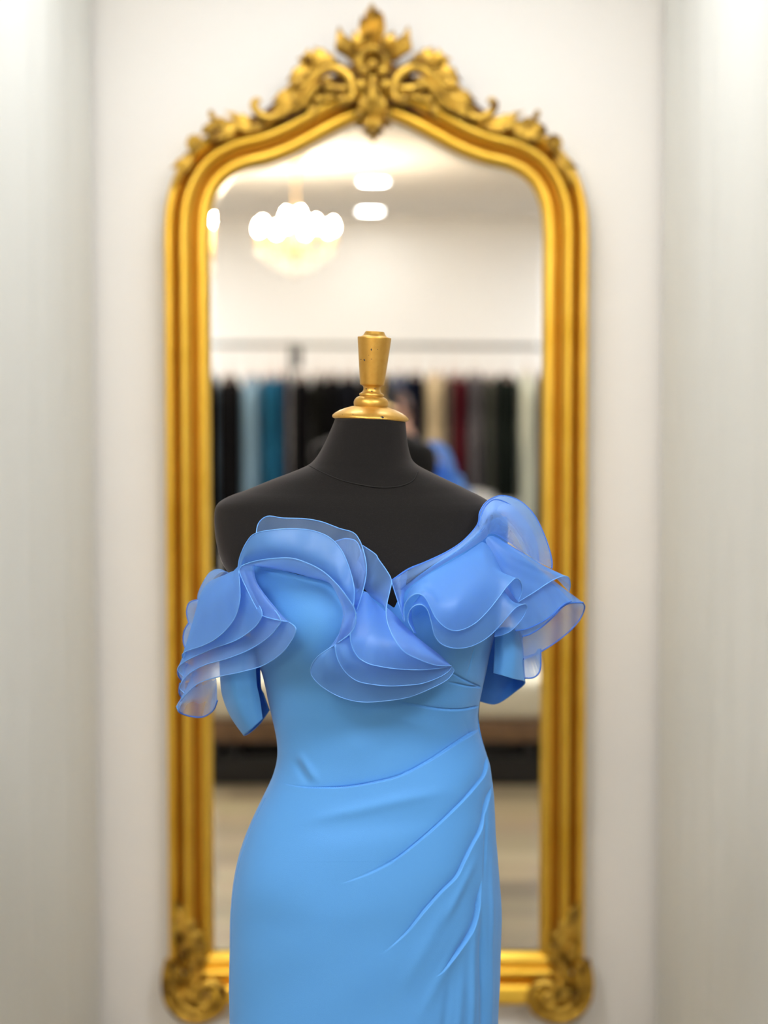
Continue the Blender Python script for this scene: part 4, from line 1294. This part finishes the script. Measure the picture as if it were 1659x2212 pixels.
for gi, (a, b_, bt, col, lab) in enumerate(GAR):
    xa, xb = xr(a), xr(b_)
    cx = (xa + xb) / 2; hw = (xb - xa) / 2 * 1.0
    ztop = rail_z - .15 - .02 * random.random()
    zbot = zr(bt)
    rr = random.Random(gi)
    ph = rr.random() * 6
    nfold = 7 + rr.randint(0, 5)
    G = []
    for i in range(46):
        s_ = i / 45
        z = ztop + (zbot - ztop) * s_
        sh = min(1, (s_ / .10)) ** .5
        dpt = .05 + .15 * sh - .05 * math.exp(-((s_ - .38) / .16) ** 2) + .03 * s_
        wx = hw * (.45 + .55 * min(1, s_ / .07) ** .7)
        row = []
        for j in range(56):
            an = 2 * math.pi * j / 56
            f_ = 1 + (.05 + .13 * s_) * math.sin(nfold * an + ph + s_ * 1.5)
            row.append((cx + wx * math.cos(an) * min(.995, max(f_, .95)), YR + dpt * math.sin(an) * f_, z - .015 * abs(math.sin(an)) * (1 - sh)))
        G.append(row)
    k = MB(); k.grid(G, cu=True)
    nv_ = len(k.v); k.f.append(tuple(range(0, 56))); k.mi.append(0)
    mg2 = mat('gown cloth', col, .6 if gi in (2, 3, 4, 14, 17) else .95, spec=.08, bump=(35, .3, .004))
    o = k.build('hanging_gown', mg2)
    tag(o, lab, 'dress', 'gowns hanging on the clothes rail')
    # hanger
    h = MB()
    hk = [(cx, YR + .02 * math.cos(t) , rail_z + .012 + .022 * math.sin(t)) for t in np.linspace(-.6, math.pi + .3, 14)]
    hk = [(cx, YR + .024 * math.cos(t), rail_z + .002 + .024 * math.sin(t)) for t in np.linspace(-.5, math.pi, 14)][::-1]
    hk = hk + [(cx, YR + .010, rail_z - .035), (cx, YR, rail_z - .055), (cx, YR, ztop + .035)]
    h.tube(hk, .0022, 6)
    h.tube([(cx, YR - .19, ztop - .045), (cx, YR - .10, ztop + .0), (cx, YR, ztop + .04), (cx, YR + .10, ztop + .0), (cx, YR + .19, ztop - .045)], .0065, 8, flat=(1, 1.6))
    tag(h.build('clothes_hanger', MH), 'pale hanger holding the ' + ' '.join(lab.split()[:11]), 'hanger', 'pale hangers on the clothes rail')

# low bench between the dress form and the photographer
DB = 7.26
YBn = YM - (DB - YM)
zb_ = lambda py: P(800, py, DB)[2]
bench = empty('bench', (-.02, YBn, 0), 'low wooden bench with cream seat cushion and black legs, facing the mirror', 'bench')
M_cush = mat('cream upholstery', (.78, .72, .55), .8, sheen=.3, bump=(300, .2, .001))
M_wood = mat('brown bench wood', (.22, .12, .055), .5, bump=(30, .2, .002), var=(12, (.14, .075, .035), .4, .7))
k = MB(); k.box((-.86, YBn - .44, zb_(1560)), (.84, YBn, zb_(1470)))
o = k.build('seat_cushion', M_cush, bench, smooth=True)
bv = o.modifiers.new('bevel', 'BEVEL'); bv.width = .04; bv.segments = 5
k = MB(); k.box((-.88, YBn - .45, zb_(1606)), (.86, YBn + .01, zb_(1562)))
o = k.build('seat_rail', M_wood, bench, smooth=False); bv = o.modifiers.new('bevel', 'BEVEL'); bv.width = .006; bv.segments = 2
for x in (-.80, xr(500, DB), xr(1147, DB), .80):
    for y in (YBn - .03, YBn - .41):
        k = MB(); k.lathe([(.001, .095), (.022, .095), (.030, .120), (.020, .150), (.026, .168), (.001, .168)], (x, y, 0), 20)
        k.build('leg', M_metal, bench)
k = MB(); k.box((-.88, YBn - .45, 0), (.86, YBn + .005, zb_(1641)))
o = k.build('plinth', mat('black plinth', (.012, .010, .008), .6), bench, smooth=False); bv = o.modifiers.new('bevel', 'BEVEL'); bv.width = .006; bv.segments = 2

# chandelier
DCH = 9.5
YCH = YM - (DCH - YM)
xc_ = xr(640, DCH)
M_brass = mat('chandelier brass', (.75, .52, .25), .3, metal=.9)
M_crys = mat('crystal drops', (.98, .96, .93), .08, spec=.9)
M_crys.node_tree.nodes['Principled BSDF'].inputs['Transmission Weight'].default_value = .25
bm_ = emis('candle bulb glow', (1, .83, .62), BULB)


def chandelier(xc_, lab):
  ch = empty('chandelier', (xc_, YCH, CZ), lab, 'chandelier')
  k = MB()
  k.lathe([(.001, 0), (.055, 0), (.058, -.012), (.03, -.03), (.008, -.04), (.001, -.04)], (xc_, YCH, CZ), 32)
  k.build('ceiling_rose', M_brass, ch)
  k = MB(); zc = zr(520, DCH)
  k.tube([(xc_, YCH, CZ - .03), (xc_, YCH, zc + .10)], .005, 8); k.build('chain', M_brass, ch)
  k = MB()
  k.lathe([(.001, .12), (.012, .11), (.02, .07), (.012, .04), (.03, .01), (.034, -.02), (.016, -.06), (.022, -.08), (.010, -.11), (.001, -.12)], (xc_, YCH, zc), 24)
  k.build('column', M_brass, ch)
  for i in range(8):
      an = 2 * math.pi * (i + .25) / 8
      dx, dy = math.cos(an), math.sin(an)
      k = MB()
      pts = [(xc_ + dx * r, YCH + dy * r, zc + z) for r, z in ((.02, -.03), (.07, -.07), (.13, -.075), (.18, -.04), (.195, .0))]
      k.tube(crv(pts, 24), .005, 8)
      k.lathe([(.001, -.006), (.026, .0), (.022, .006), (.010, .008), (.010, .045), (.001, .045)], (pts[-1][0], pts[-1][1], pts[-1][2]), 16)
      k.build('arm', M_brass, ch)
      k = MB(); k.lathe([(.001, 0), (.009, .004), (.0155, .018), (.012, .036), (.004, .056), (.001, .060)], (pts[-1][0], pts[-1][1], pts[-1][2] + .045), 16)
      k.build('bulb', bm_, ch)
  for i in range(3):
      an = 2 * math.pi * (i + .5) / 3
      p = (xc_ + .05 * math.cos(an), YCH + .05 * math.sin(an), zc + .10)
      k = MB(); k.tube([(xc_, YCH, zc + .05), (p[0], p[1], zc + .06), p], .004, 6); k.build('arm', M_brass, ch)
      k = MB(); k.lathe([(.001, 0), (.009, .004), (.0155, .018), (.012, .036), (.004, .056), (.001, .060)], p, 16)
      k.build('bulb', bm_, ch)
  k = MB()
  for ring_r, n_, z1 in ((.19, 24, -.055), (.13, 18, -.10), (.07, 12, -.14)):
      for i in range(n_):
          an = 2 * math.pi * i / n_
          k.ball((xc_ + ring_r * math.cos(an), YCH + ring_r * math.sin(an), zc + z1 - .014 * (i % 2)), .009, 6, (1, 1, 1.6))
  k.ball((xc_, YCH, zc - .17), .02, 8)
  tag(k.build('crystal_drops', M_crys, ch), kind='stuff')


chandelier(xc_, 'small crystal chandelier with glowing candle bulbs, wholly inside the mirror view')
chandelier(xr(362, DCH), 'crystal chandelier cut off by the left edge of the mirror')


# ------------------------------------------------------------------ photographer (reflected behind the finial)
def skin(name, vs_, es, rad, m, parent, sub=2, root=0):
    me = bpy.data.meshes.new(name)
    pl = np.array(world_loc(parent)) if parent else np.zeros(3)
    me.from_pydata([tuple(np.array(v) - pl) for v in vs_], es, [])
    o = bpy.data.objects.new(name, me)
    COL.objects.link(o)
    sk = o.modifiers.new('skin', 'SKIN')
    for i, r in enumerate(rad):
        rx, ry = (r, r) if np.isscalar(r) else r
        me.skin_vertices[0].data[i].radius = (rx, ry)
    me.skin_vertices[0].data[root].use_root = True
    ss = o.modifiers.new('sub', 'SUBSURF'); ss.levels = sub; ss.render_levels = sub
    dg = bpy.context.evaluated_depsgraph_get()
    dg.update()
    me2 = bpy.data.meshes.new_from_object(o.evaluated_get(dg))
    bpy.data.objects.remove(o)
    return link(name, me2, m, parent)


PXo = .035
person = empty('person', (PXo, -.42, 0), 'person with brown hair in a black top holding up a camera, reflected behind the finial', 'person')
M_skin = mat('skin', (.62, .36, .26), .5, spec=.4)
M_hair = mat('brown hair', (.055, .022, .014), .5, bump=(80, .5, .004))
M_top = mat('black knit top', (.01, .01, .012), .85)
M_trou = mat('dark trousers', (.012, .013, .018), .8)
x = PXo
hz = 1.455
bv_ = [(x, -.42, .80), (x, -.42, .96), (x, -.41, 1.12), (x, -.40, 1.24), (x, -.375, 1.32), (x, -.35, 1.39),
       (x - .09, -.42, .76), (x - .10, -.40, .43), (x - .105, -.44, .09), (x - .11, -.34, .035),
       (x + .09, -.42, .76), (x + .10, -.40, .43), (x + .105, -.44, .09), (x + .11, -.34, .035),
       (x - .15, -.40, 1.26), (x - .20, -.36, 1.04), (x - .115, -.20, 1.33), (x - .085, -.155, 1.445),
       (x + .15, -.40, 1.26), (x + .20, -.36, 1.04), (x + .095, -.20, 1.33), (x + .045, -.155, 1.44)]
be_ = [(0, 1), (1, 2), (2, 3), (3, 4), (4, 5), (0, 6), (6, 7), (7, 8), (8, 9), (0, 10), (10, 11), (11, 12), (12, 13), (3, 14), (14, 15), (15, 16), (16, 17), (3, 18), (18, 19), (19, 20), (20, 21)]
brad = [(.14, .10), (.115, .085), (.135, .095), (.13, .09), .055, .05, .078, .052, .036, .03, .078, .052, .036, .03, .052, .040, .028, .024, .052, .040, .028, .024]
skin('body', bv_, be_, brad, M_skin, person)
ti = [0, 1, 2, 3, 4, 14, 15, 16, 18, 19, 20]
mp_ = {a: i for i, a in enumerate(ti)}
tv = [bv_[i] for i in ti]; tr_ = [(.158, .118), (.13, .10), (.15, .11), (.145, .105), .068, .064, .053, .037, .064, .053, .037]
te = [(mp_[a], mp_[b_]) for a, b_ in be_ if a in mp_ and b_ in mp_]
skin('top', tv, te, tr_, M_top, person)
ti = [0, 6, 7, 8, 10, 11, 12]
mp_ = {a: i for i, a in enumerate(ti)}
te = [(mp_[a], mp_[b_]) for a, b_ in be_ if a in mp_ and b_ in mp_]
skin('trousers', [bv_[i] for i in ti], te, [(.155, .115), .092, .066, .055, .092, .066, .055], M_trou, person)
# shoes
for s in (-1, 1):
    k = MB(); k.ball((x + s * .108, -.375, .04), .05, 10, (.85, 2.4, .85)); k.build('shoe', M_metal, person)
# hands with fingers on the camera
for s in (-1, 1):
    wv = (x - .085, -.155, 1.445) if s < 0 else (x + .045, -.155, 1.44)
    if s < 0:
        pm = (wv[0] + .004, -.135, 1.495)
        fing = [[(pm[0] + d, -.118, 1.505 + .012 * q), (pm[0] + d + .008, -.085, 1.512 + .014 * q), (pm[0] + d + .022, -.070, 1.510 + .014 * q)] for q, d in enumerate((-.002, .000, .002, .004))]
        th = [(pm[0] + .004, -.15, 1.500), (pm[0] + .012, -.168, 1.515), (pm[0] + .03, -.172, 1.525)]
    else:
        pm = (wv[0] - .012, -.125, 1.475)
        fing = [[(pm[0] - .002, -.10 + .014 * q, 1.482), (pm[0] - .024, -.098 + .014 * q, 1.486), (pm[0] - .045, -.098 + .014 * q, 1.492)] for q in range(4)]
        th = [(pm[0] + .012, -.12, 1.485), (pm[0] + .012, -.10, 1.510), (pm[0] + .004, -.085, 1.528)]
    vs_ = [wv, pm]; es = [(0, 1)]; rd = [(.022, .018), (.030, .016)]
    for fch in fing + [th]:
        prev = 1
        for qi, q in enumerate(fch):
            vs_.append(q); es.append((prev, len(vs_) - 1)); rd.append((.0088, .0085, .0072)[qi]); prev = len(vs_) - 1
    skin('hand', vs_, es, rd, M_skin, person)
# head with face
hc = (x + .012, -.315, hz)
k = MB()
G = []
for i in range(33):
    th_ = math.pi * i / 32
    row = []
    for j in range(48):
        a = 2 * math.pi * j / 48
        sx, sy, sz = math.sin(th_) * math.cos(a), math.sin(th_) * math.sin(a), math.cos(th_)
        wx = .074 * (1 - .30 * max(0, -sz) ** 1.6)
        px_, py_, pz_ = wx * sx, .092 * sy, .112 * sz
        if sy > 0:     # face towards +Y
            f_ = sy
            nose = math.exp(-((px_ / .012) ** 2)) * math.exp(-(((pz_ + .012) / .022) ** 2)) * .024
            eye = -(math.exp(-(((abs(px_) - .030) / .014) ** 2)) * math.exp(-(((pz_ - .006) / .012) ** 2))) * .009
            brow = math.exp(-(((abs(px_) - .028) / .020) ** 2)) * math.exp(-(((pz_ - .024) / .008) ** 2)) * .004
            mouth = math.exp(-((px_ / .022) ** 2)) * math.exp(-(((pz_ + .050) / .008) ** 2)) * .006
            chin = math.exp(-((px_ / .022) ** 2)) * math.exp(-(((pz_ + .088) / .016) ** 2)) * .010
            py_ += (nose + eye + brow + mouth + chin) * min(1, f_ * 2)
        row.append((hc[0] + px_, hc[1] + py_, hc[2] + pz_))
    G.append(row)
k.grid(G, cu=True)
for s in (-1, 1):
    k.ball((hc[0] + s * .076, hc[1] - .005, hc[2] - .005), .018, 8, (.35, .7, 1.3))
k.build('head', M_skin, person)
k = MB()
G = []
for i in range(24):
    s_ = i / 23
    row = []
    for j in range(40):
        a = math.pi * (.86 + 1.28 * j / 39)
        rr = .082 + .004 * math.sin(a * 17) + .012 * s_
        row.append((hc[0] + rr * math.cos(a), hc[1] - .008 + (.094 + .01 * s_) * math.sin(a) * 1.05, hc[2] + .05 - s_ * .22))
    G.append(row)
k.grid(G)
G = []
for i in range(12):
    th_ = .5 * math.pi * i / 11 * 1.05
    G.append([(hc[0] + .084 * math.sin(th_) * math.cos(a), hc[1] - .006 + .100 * math.sin(th_) * math.sin(a) - .004, hc[2] + .012 + .113 * math.cos(th_) + .018 * max(0, math.sin(a)) * math.sin(th_)) for a in np.linspace(0, 2 * math.pi, 48, endpoint=False)])
k.grid(G, cu=True)
o = k.build('hair', M_hair, person); sd = o.modifiers.new('thickness', 'SOLIDIFY'); sd.thickness = .008
# the camera they hold
pc = empty('photo_camera', (-.01, -.12, 1.49), 'black photo camera held up to the face of the person with brown hair', 'camera')
k = MB(); k.box((-.075, -.150, 1.495), (.065, -.095, 1.585)); k.box((-.025, -.145, 1.585), (.025, -.10, 1.605))
o = k.build('camera_body', M_metal, pc, smooth=False); bv = o.modifiers.new('bevel', 'BEVEL'); bv.width = .006; bv.segments = 3
k = MB(); k.lathe([(.001, .0), (.036, .0), (.037, .03), (.040, .032), (.040, .055), (.034, .056), (.030, .050), (.001, .050)], (0, -.095, HC), 32, Matrix.Rotation(R(-90), 3, 'X'))
k.build('lens', M_metal, pc, auto=40)
